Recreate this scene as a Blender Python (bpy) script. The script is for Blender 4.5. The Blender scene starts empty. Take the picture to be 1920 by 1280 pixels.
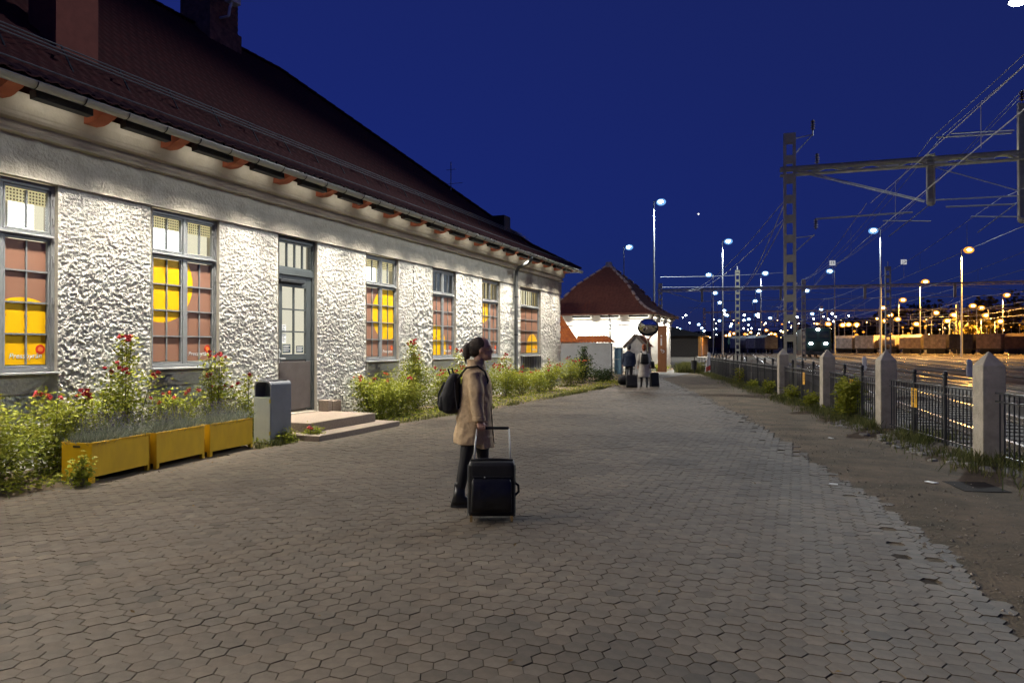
import bpy, math, random
import numpy as np
from mathutils import Vector, Matrix

R = math.radians
random.seed(7)
rng = np.random.default_rng(11)
scene = bpy.context.scene
COL = scene.collection

# ------------------------------------------------------------------ camera, sky, exposure
cam_d = bpy.data.cameras.new('camera')
cam = bpy.data.objects.new('camera', cam_d)
COL.objects.link(cam)
cam.location = (9.17, 0.0, 1.60)
cam.rotation_euler = (R(90.387), 0, R(21.87))
cam_d.sensor_width = 36
cam_d.lens = 25
cam_d.clip_end = 4000
scene.camera = cam

world = bpy.data.worlds.new('World')
scene.world = world
world.use_nodes = True
wn, wl = world.node_tree.nodes, world.node_tree.links
bg = wn['Background']
sky = wn.new('ShaderNodeTexSky')
sky.sky_type = 'NISHITA'
sky.sun_disc = False
sky.sun_elevation = R(1.0)
sky.sun_rotation = R(-60)
sky.air_density = 1.0
sky.dust_density = 0.3
sky.ozone_density = 8.0
tint = wn.new('ShaderNodeMixRGB')
tint.blend_type = 'MULTIPLY'
tint.inputs[0].default_value = 1.0
tint.inputs[2].default_value = (0.62, 0.37, 1.15, 1)
wl.new(sky.outputs[0], tint.inputs[1])
deep = wn.new('ShaderNodeMixRGB')
deep.inputs[0].default_value = 0.5
deep.inputs[2].default_value = (0.15, 0.25, 1.24, 1)     # the deep blue of late dusk
wl.new(tint.outputs[0], deep.inputs[1])
wl.new(deep.outputs[0], bg.inputs[0])
bg.inputs[1].default_value = 0.12

vs = scene.view_settings
vs.view_transform = 'Standard'
vs.look = 'None'
vs.gamma = 1.0
vs.exposure = 0.0
vs.use_curve_mapping = False
scene.cycles.max_bounces = 5
scene.cycles.diffuse_bounces = 3
scene.cycles.glossy_bounces = 3
scene.cycles.transparent_max_bounces = 8
scene.cycles.use_light_tree = True
scene.cycles.sample_clamp_indirect = 4.0

EAVE_W = 285.0      # watts of each floodlight under the station eave, downward beam
THROW_W = 250.0     # its beam thrown out over the forecourt
CABIN_W = 1700.0     # watts of each floodlight under the cabin eave
MAST_W = 19000.0     # the yard floodlight at the right
WARM = (1.0, 0.925, 0.80)
COOL = (0.88, 0.97, 1.0)
SODIUM = (1.0, 0.50, 0.10)

# ------------------------------------------------------------------ materials
MATS = {}
def mat(name, col, rough=0.8, metal=0.0, var=0.15, scale=6.0, bump=0.0, bscale=40.0, spec=0.35,
        tone=False, emit=None, col2=None, coat=0.0, stretch=None, bump_dist=0.02):
    if name in MATS: return MATS[name]
    m = bpy.data.materials.new(name); m.use_nodes = True
    n, l = m.node_tree.nodes, m.node_tree.links
    b = n['Principled BSDF']
    b.inputs['Roughness'].default_value = rough
    b.inputs['Metallic'].default_value = metal
    b.inputs['Specular IOR Level'].default_value = spec
    b.inputs['Coat Weight'].default_value = coat
    tc = n.new('ShaderNodeTexCoord')
    src = tc.outputs['Object']
    if stretch:
        mp = n.new('ShaderNodeMapping'); mp.inputs['Scale'].default_value = stretch
        l.new(src, mp.inputs[0]); src = mp.outputs[0]
    c2 = col2 or tuple(c * (1 - 2 * var) for c in col)
    nz = n.new('ShaderNodeTexNoise'); nz.inputs['Scale'].default_value = scale
    nz.inputs['Detail'].default_value = 6; nz.inputs['Roughness'].default_value = 0.65
    l.new(src, nz.inputs['Vector'])
    rp = n.new('ShaderNodeValToRGB')
    rp.color_ramp.elements[0].position = 0.35; rp.color_ramp.elements[1].position = 0.68
    rp.color_ramp.elements[0].color = (*[max(0, c) for c in c2], 1)
    rp.color_ramp.elements[1].color = (*col, 1)
    l.new(nz.outputs['Fac'], rp.inputs[0])
    out = rp.outputs[0]
    if tone:
        at = n.new('ShaderNodeAttribute'); at.attribute_name = 'tone'
        mx = n.new('ShaderNodeMixRGB'); mx.blend_type = 'MULTIPLY'; mx.inputs[0].default_value = 1
        l.new(out, mx.inputs[1]); l.new(at.outputs['Color'], mx.inputs[2]); out = mx.outputs[0]
    l.new(out, b.inputs['Base Color'])
    if bump > 0:
        nb = n.new('ShaderNodeTexNoise'); nb.inputs['Scale'].default_value = bscale
        nb.inputs['Detail'].default_value = 5
        l.new(src, nb.inputs['Vector'])
        bp = n.new('ShaderNodeBump'); bp.inputs['Strength'].default_value = bump
        bp.inputs['Distance'].default_value = bump_dist
        l.new(nb.outputs['Fac'], bp.inputs['Height']); l.new(bp.outputs[0], b.inputs['Normal'])
    if emit:
        b.inputs['Emission Color'].default_value = (*emit[0], 1)
        b.inputs['Emission Strength'].default_value = emit[1]
    MATS[name] = m
    return m

def emat(name, col, strength):
    if name in MATS: return MATS[name]
    m = bpy.data.materials.new(name); m.use_nodes = True
    n, l = m.node_tree.nodes, m.node_tree.links
    n.remove(n['Principled BSDF'])
    e = n.new('ShaderNodeEmission'); e.inputs[0].default_value = (*col, 1); e.inputs[1].default_value = strength
    l.new(e.outputs[0], n['Material Output'].inputs[0])
    MATS[name] = m
    return m

def leafmat(name, c1, c2, trans=0.3):
    m = bpy.data.materials.new(name); m.use_nodes = True
    n, l = m.node_tree.nodes, m.node_tree.links
    n.remove(n['Principled BSDF'])
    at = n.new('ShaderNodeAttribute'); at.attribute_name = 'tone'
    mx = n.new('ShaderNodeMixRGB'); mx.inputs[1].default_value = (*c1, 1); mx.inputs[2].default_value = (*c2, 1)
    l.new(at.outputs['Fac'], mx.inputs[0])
    d = n.new('ShaderNodeBsdfDiffuse'); t = n.new('ShaderNodeBsdfTranslucent'); g = n.new('ShaderNodeBsdfGlossy')
    g.inputs['Roughness'].default_value = 0.45; g.inputs[0].default_value = (0.5, 0.5, 0.45, 1)
    l.new(mx.outputs[0], d.inputs[0]); l.new(mx.outputs[0], t.inputs[0])
    s1 = n.new('ShaderNodeMixShader'); s1.inputs[0].default_value = trans
    s2 = n.new('ShaderNodeMixShader'); s2.inputs[0].default_value = 0.025
    l.new(d.outputs[0], s1.inputs[1]); l.new(t.outputs[0], s1.inputs[2])
    l.new(s1.outputs[0], s2.inputs[1]); l.new(g.outputs[0], s2.inputs[2])
    l.new(s2.outputs[0], n['Material Output'].inputs[0])
    MATS[name] = m
    return m

def glassmat(name, tintc=(0.95, 0.97, 0.97), refl=0.10):
    if name in MATS: return MATS[name]
    m = bpy.data.materials.new(name); m.use_nodes = True
    n, l = m.node_tree.nodes, m.node_tree.links
    n.remove(n['Principled BSDF'])
    t = n.new('ShaderNodeBsdfTransparent'); t.inputs[0].default_value = (*tintc, 1)
    g = n.new('ShaderNodeBsdfGlossy'); g.inputs['Roughness'].default_value = 0.03
    s = n.new('ShaderNodeMixShader'); s.inputs[0].default_value = refl
    l.new(t.outputs[0], s.inputs[1]); l.new(g.outputs[0], s.inputs[2])
    l.new(s.outputs[0], n['Material Output'].inputs[0])
    MATS[name] = m
    return m

def film_mat(name, cy, cz, r):
    """window film: brown with one big yellow disc (flat print)"""
    m = bpy.data.materials.new(name); m.use_nodes = True
    n, l = m.node_tree.nodes, m.node_tree.links
    b = n['Principled BSDF']; b.inputs['Roughness'].default_value = 0.3
    b.inputs['Specular IOR Level'].default_value = 0.4; b.inputs['Coat Weight'].default_value = 0.6; b.inputs['Coat Roughness'].default_value = 0.06
    g = n.new('ShaderNodeNewGeometry'); sp = n.new('ShaderNodeSeparateXYZ')
    l.new(g.outputs['Position'], sp.inputs[0])
    cb = n.new('ShaderNodeCombineXYZ')
    l.new(sp.outputs['Y'], cb.inputs[0]); l.new(sp.outputs['Z'], cb.inputs[1])
    dst = n.new('ShaderNodeVectorMath'); dst.operation = 'DISTANCE'
    dst.inputs[1].default_value = (cy, cz, 0); l.new(cb.outputs[0], dst.inputs[0])
    lt = n.new('ShaderNodeMath'); lt.operation = 'LESS_THAN'; lt.inputs[1].default_value = r
    l.new(dst.outputs['Value'], lt.inputs[0])
    mx = n.new('ShaderNodeMixRGB')
    mx.inputs[1].default_value = (0.31, 0.160, 0.105, 1); mx.inputs[2].default_value = (0.95, 0.52, 0.005, 1)
    l.new(lt.outputs[0], mx.inputs[0]); l.new(mx.outputs[0], b.inputs['Base Color'])
    MATS[name] = m
    return m

# ------------------------------------------------------------------ mesh helpers
def link(o, parent=None):
    COL.objects.link(o)
    if parent is not None: o.parent = parent
    return o

def tag(o, label=None, cat=None, group=None, kind=None):
    if label: o['label'] = label
    if cat: o['category'] = cat
    if group: o['group'] = group
    if kind: o['kind'] = kind
    return o

def thing(name, label, cat, loc=(0, 0, 0), rz=0.0, group=None):
    o = bpy.data.objects.new(name, None)
    o.empty_display_size = 0.2
    link(o); o.location = loc; o.rotation_euler = (0, 0, rz)
    return tag(o, label, cat, group)

def inst(name, mesh, parent=None, loc=(0, 0, 0), rz=0.0, rot=None):
    o = bpy.data.objects.new(name, mesh)
    link(o, parent); o.location = loc
    o.rotation_euler = rot if rot is not None else (0, 0, rz)
    return o

def np_mesh(name, V, F, material, smooth=False, tone=None):
    """V (n,3) array, F (m,k) array with constant k"""
    V = np.asarray(V, dtype=np.float32); F = np.asarray(F, dtype=np.int32)
    me = bpy.data.meshes.new(name)
    k = F.shape[1]
    me.vertices.add(len(V)); me.vertices.foreach_set('co', V.ravel())
    me.loops.add(F.size); me.loops.foreach_set('vertex_index', F.ravel())
    me.polygons.add(len(F))
    me.polygons.foreach_set('loop_start', np.arange(0, F.size, k, dtype=np.int32))
    me.polygons.foreach_set('use_smooth', np.full(len(F), bool(smooth)))
    me.update(calc_edges=True)
    if tone is not None:
        a = me.attributes.new('tone', 'FLOAT_COLOR', 'POINT')
        t = np.asarray(tone, dtype=np.float32)
        if t.ndim == 1: t = np.repeat(t[:, None], 3, axis=1)
        c = np.ones((len(V), 4), dtype=np.float32); c[:, :3] = t
        a.data.foreach_set('color', c.ravel())
    if material: me.materials.append(material)
    return me

class MB:
    def __init__(s): s.v = []; s.f = []; s.m = []
    def add(s, vs_, fs, mi=0):
        o = len(s.v); s.v += [tuple(p) for p in vs_]
        s.f += [tuple(i + o for i in f) for f in fs]; s.m += [mi] * len(fs); return s
    def box(s, x0, y0, z0, x1, y1, z1, mi=0):
        x0, x1 = min(x0, x1), max(x0, x1); y0, y1 = min(y0, y1), max(y0, y1); z0, z1 = min(z0, z1), max(z0, z1)
        return s.add([(x0,y0,z0),(x1,y0,z0),(x1,y1,z0),(x0,y1,z0),(x0,y0,z1),(x1,y0,z1),(x1,y1,z1),(x0,y1,z1)],
                     [(0,3,2,1),(4,5,6,7),(0,1,5,4),(1,2,6,5),(2,3,7,6),(3,0,4,7)], mi)
    def bar(s, p0, p1, w, h, mi=0):
        p0, p1 = Vector(p0), Vector(p1); d = (p1 - p0).normalized()
        up = Vector((0, 0, 1)) if abs(d.z) < 0.95 else Vector((0, 1, 0))
        a = d.cross(up).normalized() * w / 2; b = a.cross(d).normalized() * h / 2
        vs_ = [p0-a-b, p0+a-b, p0+a+b, p0-a+b, p1-a-b, p1+a-b, p1+a+b, p1-a+b]
        return s.add(vs_, [(0,1,2,3),(7,6,5,4),(0,4,5,1),(1,5,6,2),(2,6,7,3),(3,7,4,0)], mi)
    def cyl(s, p0, p1, r0, r1=None, n=10, mi=0):
        r1 = r0 if r1 is None else r1
        p0, p1 = Vector(p0), Vector(p1); d = (p1 - p0).normalized()
        up = Vector((0, 0, 1)) if abs(d.z) < 0.95 else Vector((0, 1, 0))
        a = d.cross(up).normalized(); b = d.cross(a).normalized()
        vs_ = []
        for p, r in ((p0, r0), (p1, r1)):
            for i in range(n):
                t = 2 * math.pi * i / n; vs_.append(p + (a * math.cos(t) + b * math.sin(t)) * r)
        fs = [(i, (i+1) % n, n + (i+1) % n, n + i) for i in range(n)]
        fs += [tuple(range(n-1, -1, -1)), tuple(range(n, 2*n))]
        return s.add(vs_, fs, mi)
    def tube(s, pts, r, n=6, mi=0):
        pts = [Vector(p) for p in pts]; rr = r if isinstance(r, (list, tuple)) else [r] * len(pts)
        vs_, fs = [], []; pa = None
        for k, p in enumerate(pts):
            d = ((pts[k+1] if k < len(pts)-1 else p) - (pts[k-1] if k else p)).normalized()
            if pa is None:
                up = Vector((0, 0, 1)) if abs(d.z) < 0.9 else Vector((0, 1, 0)); pa = d.cross(up).normalized()
            a = (pa - d * pa.dot(d)).normalized(); pa = a; b = d.cross(a)
            for i in range(n):
                t = 2 * math.pi * i / n; vs_.append(p + (a * math.cos(t) + b * math.sin(t)) * rr[k])
        for k in range(len(pts)-1):
            for i in range(n): fs.append((k*n+i, k*n+(i+1) % n, (k+1)*n+(i+1) % n, (k+1)*n+i))
        fs += [tuple(range(n-1, -1, -1)), tuple(range((len(pts)-1)*n, len(pts)*n))]
        return s.add(vs_, fs, mi)
    def loft(s, rings, n=18, mi=0, p=2.0):
        """rings: (cx,cy,cz,rx,ry) horizontal super-ellipses, bottom to top"""
        vs_, fs = [], []
        for (cx, cy, cz, rx, ry) in rings:
            for i in range(n):
                t = 2 * math.pi * i / n; c, q = math.cos(t), math.sin(t)
                vs_.append((cx + rx * math.copysign(abs(c) ** (2/p), c), cy + ry * math.copysign(abs(q) ** (2/p), q), cz))
        for k in range(len(rings)-1):
            for i in range(n): fs.append((k*n+i, k*n+(i+1) % n, (k+1)*n+(i+1) % n, (k+1)*n+i))
        fs += [tuple(range(n-1, -1, -1)), tuple(range((len(rings)-1)*n, len(rings)*n))]
        return s.add(vs_, fs, mi)
    def ell(s, c, r, nu=12, nv=8, mi=0):
        vs_ = [(c[0], c[1], c[2]-r[2])]
        for j in range(1, nv):
            ph = -math.pi/2 + math.pi*j/nv
            for i in range(nu):
                t = 2*math.pi*i/nu
                vs_.append((c[0]+r[0]*math.cos(ph)*math.cos(t), c[1]+r[1]*math.cos(ph)*math.sin(t), c[2]+r[2]*math.sin(ph)))
        vs_.append((c[0], c[1], c[2]+r[2])); fs = []
        for i in range(nu): fs.append((0, 1+(i+1) % nu, 1+i))
        for j in range(nv-2):
            for i in range(nu):
                a = 1+j*nu
                fs.append((a+i, a+(i+1) % nu, a+nu+(i+1) % nu, a+nu+i))
        e = len(vs_)-1; a = 1+(nv-2)*nu
        for i in range(nu): fs.append((a+i, a+(i+1) % nu, e))
        return s.add(vs_, fs, mi)
    def prism(s, poly, a0, a1, axis='y', mi=0):
        n = len(poly); vs_ = []
        for a in (a0, a1):
            for (u, w) in poly:
                vs_.append((u, a, w) if axis == 'y' else (a, u, w) if axis == 'x' else (u, w, a))
        fs = [(i, (i+1) % n, n+(i+1) % n, n+i) for i in range(n)] + [tuple(range(n-1, -1, -1)), tuple(range(n, 2*n))]
        return s.add(vs_, fs, mi)
    def mesh(s, name, mats, smooth=False):
        me = bpy.data.meshes.new(name); me.from_pydata(s.v, [], s.f)
        for m in (mats if isinstance(mats, (list, tuple)) else [mats]): me.materials.append(m)
        if any(s.m): me.polygons.foreach_set('material_index', s.m)
        if smooth: me.polygons.foreach_set('use_smooth', [True]*len(s.f))
        me.update(); return me
    def build(s, name, mats, parent=None, loc=(0, 0, 0), rz=0.0, smooth=False, bevel=0.0, rot=None):
        o = inst(name, s.mesh(name, mats, smooth), parent, loc, rz, rot)
        if bevel:
            b = o.modifiers.new('bevel', 'BEVEL'); b.width = bevel; b.segments = 2; b.limit_method = 'ANGLE'
        return o

def noise2(x, y, seed=0):
    t = np.random.default_rng(seed).random((256, 256))
    xi = np.floor(x).astype(int); yi = np.floor(y).astype(int)
    fx = x - xi; fy = y - yi; fx = fx*fx*(3-2*fx); fy = fy*fy*(3-2*fy)
    g = lambda a, b: t[a & 255, b & 255]
    return (g(xi, yi)*(1-fx)+g(xi+1, yi)*fx)*(1-fy)+(g(xi, yi+1)*(1-fx)+g(xi+1, yi+1)*fx)*fy

def fbm(x, y, seed=0, octv=4):
    s_, a, tot = 0, 1.0, 0
    for o in range(octv):
        s_ = s_ + a*noise2(x*2**o+17.3*o, y*2**o+5.1*o, seed+o); tot += a; a *= 0.5
    return s_/tot

def text_mesh(body, size, material, shear=0.0, extrude=0.001):
    cu = bpy.data.curves.new('lettering', 'FONT'); cu.body = body; cu.size = size; cu.shear = shear
    cu.extrude = extrude; cu.align_x = 'CENTER'; cu.align_y = 'CENTER'; cu.resolution_u = 3
    o = bpy.data.objects.new('tmp', cu); COL.objects.link(o)
    dg = bpy.context.evaluated_depsgraph_get()
    me = bpy.data.meshes.new_from_object(o.evaluated_get(dg))
    bpy.data.objects.remove(o); me.materials.clear(); me.materials.append(material); me.name = 'lettering'
    return me

ORD = ['first', 'second', 'third', 'fourth', 'fifth', 'sixth', 'seventh', 'eighth', 'ninth', 'tenth', 'eleventh', 'twelfth', 'thirteenth', 'fourteenth', 'fifteenth', 'sixteenth', 'seventeenth', 'eighteenth', 'nineteenth', 'twentieth', 'twenty-first', 'twenty-second', 'twenty-third', 'twenty-fourth', 'twenty-fifth']
TA = R(4.0)     # the tracks lean four degrees from the station wall
def tr(a, b): return (a*math.cos(TA) - b*math.sin(TA), a*math.sin(TA) + b*math.cos(TA))

# ------------------------------------------------------------------ common materials
M_pav = mat('paver_concrete', (0.113, 0.088, 0.063), 0.75, var=0.18, scale=9, bump=0.35, bscale=160, tone=True, spec=0.35, bump_dist=0.004)
M_dirt = mat('dirt', (0.165, 0.122, 0.082), 0.95, scale=1.6, col2=(0.078, 0.066, 0.045), bump=1.0, bscale=30, spec=0.1)
M_gravel = mat('yard_gravel', (0.11, 0.095, 0.075), 0.95, scale=3.0, col2=(0.045, 0.04, 0.033), bump=0.9, bscale=18, spec=0.1)
M_asph = mat('asphalt', (0.10, 0.098, 0.092), 0.85, scale=4.0, var=0.2, bump=0.5, bscale=60)
M_stucco = mat('rough_stucco', (0.69, 0.665, 0.60), 0.95, scale=2.4, col2=(0.54, 0.51, 0.45), bump=1.0, bscale=55, spec=0.1)
M_plast = mat('smooth_plaster', (0.50, 0.465, 0.395), 0.92, scale=4, col2=(0.40, 0.365, 0.30), bump=0.75, bscale=22, spec=0.1)
M_corn = mat('cornice_plaster', (0.56, 0.52, 0.44), 0.9, scale=3, col2=(0.46, 0.42, 0.34), bump=0.25, bscale=30, spec=0.1)
M_frame = mat('window_frame_grey', (0.235, 0.245, 0.25), 0.5, var=0.06, spec=0.4)
M_doorp = mat('door_paint', (0.075, 0.088, 0.09), 0.45, var=0.06, spec=0.4)
M_kick = mat('door_panel', (0.115, 0.095, 0.088), 0.55, var=0.12, scale=5, metal=0.2)
M_sill = mat('sill_metal', (0.52, 0.53, 0.52), 0.45, metal=0.3, var=0.05)
M_tile = mat('roof_tile', (0.072, 0.011, 0.010), 0.9, scale=5, col2=(0.042, 0.008, 0.008), bump=0.2)
M_tile2 = mat('orange_tile', (0.50, 0.145, 0.03), 0.85, scale=5, col2=(0.30, 0.08, 0.03), bump=0.2)
M_raft = mat('rafter_paint', (0.50, 0.15, 0.08), 0.7, var=0.1)
M_soff = mat('soffit_board', (0.36, 0.33, 0.28), 0.85, var=0.1)
M_gutt = mat('gutter_metal', (0.42, 0.41, 0.38), 0.4, metal=0.5, var=0.05)
M_dark = mat('dark_metal', (0.022, 0.023, 0.026), 0.5, var=0.1, spec=0.4)
M_fence = mat('fence_iron', (0.03, 0.032, 0.036), 0.45, var=0.15, spec=0.5)
M_conc = mat('post_concrete', (0.56, 0.51, 0.42), 0.92, scale=4, col2=(0.36, 0.325, 0.265), bump=0.5, bscale=50, spec=0.15)
M_steel = mat('mast_steel', (0.62, 0.59, 0.44), 0.6, scale=5, col2=(0.47, 0.44, 0.32), metal=0.1)
M_wire = mat('wire_metal', (0.45, 0.45, 0.45), 0.5, metal=0.0, var=0.05)
M_yel = mat('planter_paint', (0.72, 0.43, 0.010), 0.5, scale=2.5, col2=(0.62, 0.355, 0.010), spec=0.35, stretch=(2.5, 2.5, 1.2))
M_black = mat('black_fabric', (0.012, 0.012, 0.015), 0.75, var=0.2, scale=20, bump=0.2)
M_white = mat('white_paint', (0.78, 0.78, 0.76), 0.6, var=0.05)
M_red = mat('red_paint', (0.55, 0.05, 0.03), 0.5, var=0.1)
M_orange = mat('orange_paint', (0.85, 0.20, 0.02), 0.5, var=0.05)
M_ins = mat('insulator', (0.05, 0.03, 0.025), 0.3, spec=0.6)
M_brick = mat('chimney_brick', (0.36, 0.17, 0.12), 0.9, scale=5, col2=(0.15, 0.07, 0.05), bump=0.3)
M_glass = glassmat('clear_glass')
L_rose = leafmat('rose_leaf', (0.095, 0.13, 0.014), (0.39, 0.39, 0.05))
L_yel = leafmat('yellow_leaf', (0.12, 0.16, 0.015), (0.38, 0.36, 0.045))
L_dark = leafmat('dark_leaf', (0.018, 0.035, 0.012), (0.06, 0.09, 0.025))
L_lav = leafmat('lavender_leaf', (0.10, 0.12, 0.09), (0.26, 0.28, 0.21))
L_lavf = leafmat('lavender_flower', (0.05, 0.035, 0.085), (0.12, 0.09, 0.16))
L_pet = leafmat('rose_petal', (0.30, 0.015, 0.02), (0.62, 0.10, 0.11), 0.2)
L_grass = leafmat('grass_blade', (0.05, 0.075, 0.02), (0.20, 0.19, 0.07))
L_far = leafmat('far_tree_leaf', (0.03, 0.03, 0.012), (0.10, 0.085, 0.025))
M_stem = mat('stem', (0.10, 0.09, 0.04), 0.8)

# ------------------------------------------------------------------ ground
gb = MB(); gb.add([(-2500, -400, 0), (2500, -400, 0), (2500, 3500, 0), (-2500, 3500, 0)], [(0, 1, 2, 3)])
ground = gb.build('ground', M_gravel, loc=(0, 0, -0.05)); tag(ground, kind='structure')

# earth sheet: forecourt bed, dirt strip towards the fence
xs = np.arange(-1.0, 13.6, 0.16); ys = np.arange(-6.0, 62, 0.2)
X, Y = np.meshgrid(xs, ys)
RE_Y = [-6, 0, 4.9, 8.2, 15, 25.4, 30, 34, 37]; RE_X = [10.7, 10.6, 10.45, 9.95, 8.55, 5.8, 4.5, 3.3, 2.6]
LE_Y = [-6, 12.5, 13.2, 17, 24, 29, 34, 37]; LE_X = [1.38, 1.38, 1.55, 1.95, 2.3, 2.45, 1.9, 1.4]
redge = lambda y: np.interp(y, RE_Y, RE_X); ledge = lambda y: np.interp(y, LE_Y, LE_X)
fence_x = lambda y: 11.69 - 0.235*(y - 11.89)
d = np.clip((X - redge(Y) + 0.1)/0.7, 0, 1); bed = np.clip((ledge(Y) - X)/0.3, 0, 1)
keep = np.clip((fence_x(Y) + 0.9 - X)/0.6, 0, 1)
Z = -0.016 + np.clip((X - redge(Y) + 0.45)/0.4, 0, 1)*0.009 + d*(0.006 + 0.03*(fbm(X*1.1, Y*1.1, 3) - 0.45)) + bed*(0.03 + 0.05*(fbm(X*3, Y*3, 8) - 0.4)) + d*0.012*(fbm(X*7, Y*7, 5) - 0.5)
Z = Z*keep - 0.075*(1-keep)
nx, ny = len(xs), len(ys); idx = np.arange(nx*ny).reshape(ny, nx)
F = np.stack([idx[:-1, :-1], idx[:-1, 1:], idx[1:, 1:], idx[1:, :-1]], -1).reshape(-1, 4)
earth = inst('dirt_path', np_mesh('dirt_path', np.stack([X, Y, Z], -1).reshape(-1, 3), F, M_dirt, True)); tag(earth, kind='structure')

# ------------------------------------------------------------------ paving: hexagonal concrete stones
PW, PL = 0.108, 0.128
A_, B_ = PW/2 - 0.0165, PW/2 + 0.0165
HEX = np.array([(-A_, -PL/2), (A_, -PL/2), (B_, 0), (A_, PL/2), (-A_, PL/2), (-B_, 0)])
def hex_rings():
    top = HEX*0.968; mid = HEX*0.985; low = HEX*0.985
    V = np.concatenate([np.c_[top, np.zeros(6)], np.c_[mid, np.full(6, -0.0018)], np.c_[low, np.full(6, -0.03)]])
    return V
HV = hex_rings()
HF3 = []          # triangles only so that numpy faces are constant
for a in (1, 2, 3, 4): HF3.append((0, a, a+1))
for r in (0, 6):
    for i in range(6):
        j = (i+1) % 6; HF3 += [(r+i, r+6+i, r+6+j), (r+i, r+6+j, r+j)]
HF3 = np.array(HF3)
ci = np.arange(8, 100); rows = np.arange(-8, 290)
CX, RY = np.meshgrid(ci, rows)
cx = 0.4 + CX*PW; cy = RY*PL + (CX % 2)*PL/2
cx, cy = cx.ravel(), cy.ravel()
jag = 0.35*(fbm(cx*1.7+40, cy*1.7, 21) - 0.5) + 0.16*(noise2(cx*9, cy*9, 22) - 0.5)
ok = (cx > ledge(cy) + 0.03*np.sin(cy*5)) & (cx < redge(cy) + jag) & (cy < 36.5)
# a few lost stones near the ragged edge
near_edge = (redge(cy) + jag - cx) < 0.45
ok &= ~(near_edge & (rng.random(len(cx)) < 0.05))
cx, cy = cx[ok], cy[ok]; n = len(cx)
edge_d = np.clip((redge(cy) - cx)/0.8, 0, 1)
wav = 0.022*(fbm(cx*0.55, cy*0.55, 31) - 0.5) + 0.004*(rng.random(n) - 0.5)
tilt = (rng.random((n, 2)) - 0.5)*0.022 + (1-edge_d)[:, None]*(rng.random((n, 2)) - 0.5)*0.07
rotj = (rng.random(n) - 0.5)*0.07*(1.4 - edge_d)
sz = 1 - 0.03*rng.random(n)
t0 = 0.86 + 0.20*rng.random(n) + 0.35*(fbm(cx*1.3, cy*1.3, 44) - 0.5) + 0.7*(fbm(cx*0.4, cy*0.4, 41) - 0.5)
t0 *= np.where(rng.random(n) < 0.03, 1.22, np.where(rng.random(n) < 0.04, 0.72, 1.0))
t0 *= 1 - 0.28*np.clip((fbm(cx*0.9+7, cy*0.9, 49) - 0.62)/0.06, 0, 1)
warmth = 0.06*(rng.random(n) - 0.5)
tone = np.stack([t0*(1+warmth), t0, t0*(1-warmth)], -1)
cr, sr = np.cos(rotj), np.sin(rotj)
lx, ly, lz = HV[:, 0][None], HV[:, 1][None], HV[:, 2][None]
wx = (lx*cr[:, None] - ly*sr[:, None])*sz[:, None]; wy = (lx*sr[:, None] + ly*cr[:, None])*sz[:, None]
wz = lz + tilt[:, :1]*wx + tilt[:, 1:]*wy + wav[:, None]
wx = wx + (rng.random(n)[:, None] - 0.5)*0.005; wy = wy + (rng.random(n)[:, None] - 0.5)*0.005
# which 300 show largest: nearest ones inside the picture
th = R(21.87); dx, dy = cx - 9.17, cy
cX = dx*math.cos(th) + dy*math.sin(th); cZ = -dx*math.sin(th) + dy*math.cos(th)
px = 960 + 1333*cX/np.maximum(cZ, 0.1); py = 649 + 1333*1.6/np.maximum(cZ, 0.1)
vis = (cZ > 0.5) & (px > 10) & (px < 1910) & (py < 1275)
order = np.argsort(np.where(vis, cZ, 1e9))[:300]
single = np.zeros(n, bool); single[order] = True
gx_ = np.arange(1.0, 10.9, 0.09); gy_ = np.arange(-6, 36.8, 0.12)
GX, GY = np.meshgrid(gx_, gy_)
inside = np.clip((redge(GY) - 0.12 - GX)/0.25, 0, 1)*np.clip((GX - ledge(GY))/0.1, 0, 1)
fill = np.clip((fbm(GX*0.7, GY*0.7, 46) - 0.42)/0.16, 0, 1)*0.0055
GZ = np.where(inside > 0, 0.022*(fbm(GX*0.55, GY*0.55, 31) - 0.5) - 0.0085 + fill, 0) - 0.035*(1-inside) + 0.010
kx, ky = len(gx_), len(gy_); ix = np.arange(kx*ky).reshape(ky, kx)
Fp = np.stack([ix[:-1, :-1], ix[:-1, 1:], ix[1:, 1:], ix[1:, :-1]], -1).reshape(-1, 4)
M_sand = mat('joint_sand', (0.055, 0.040, 0.027), 0.95, scale=9, col2=(0.035, 0.028, 0.02), bump=0.5, bscale=120, spec=0.1)
pav = inst('pavement', np_mesh('pavement', np.stack([GX, GY, GZ], -1).reshape(-1, 3), Fp, M_sand, True), None, (0, 0, -0.010))
tag(pav, kind='structure')
def stones(sel):
    k = len(sel)
    V = np.stack([wx[sel] + cx[sel][:, None], wy[sel] + cy[sel][:, None], wz[sel]], -1).reshape(-1, 3)
    Fq = (HF3[None] + (np.arange(k)*18)[:, None, None]).reshape(-1, 3)
    return V, Fq, np.repeat(tone[sel], 18, axis=0)
V, Fq, tn = stones(np.where(~single)[0])
V[:, 2] += 0.010
rest = inst('paving_stones', np_mesh('paving_stones', V, Fq, M_pav, tone=tn), pav); tag(rest, kind='stuff')
for i in order:
    V = np.stack([wx[i], wy[i], wz[i]], -1)
    o = inst('paving_stone', np_mesh('paving_stone', V, HF3, M_pav, tone=np.repeat(tone[i:i+1], 18, axis=0)), pav, (cx[i], cy[i], 0.010))

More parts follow.
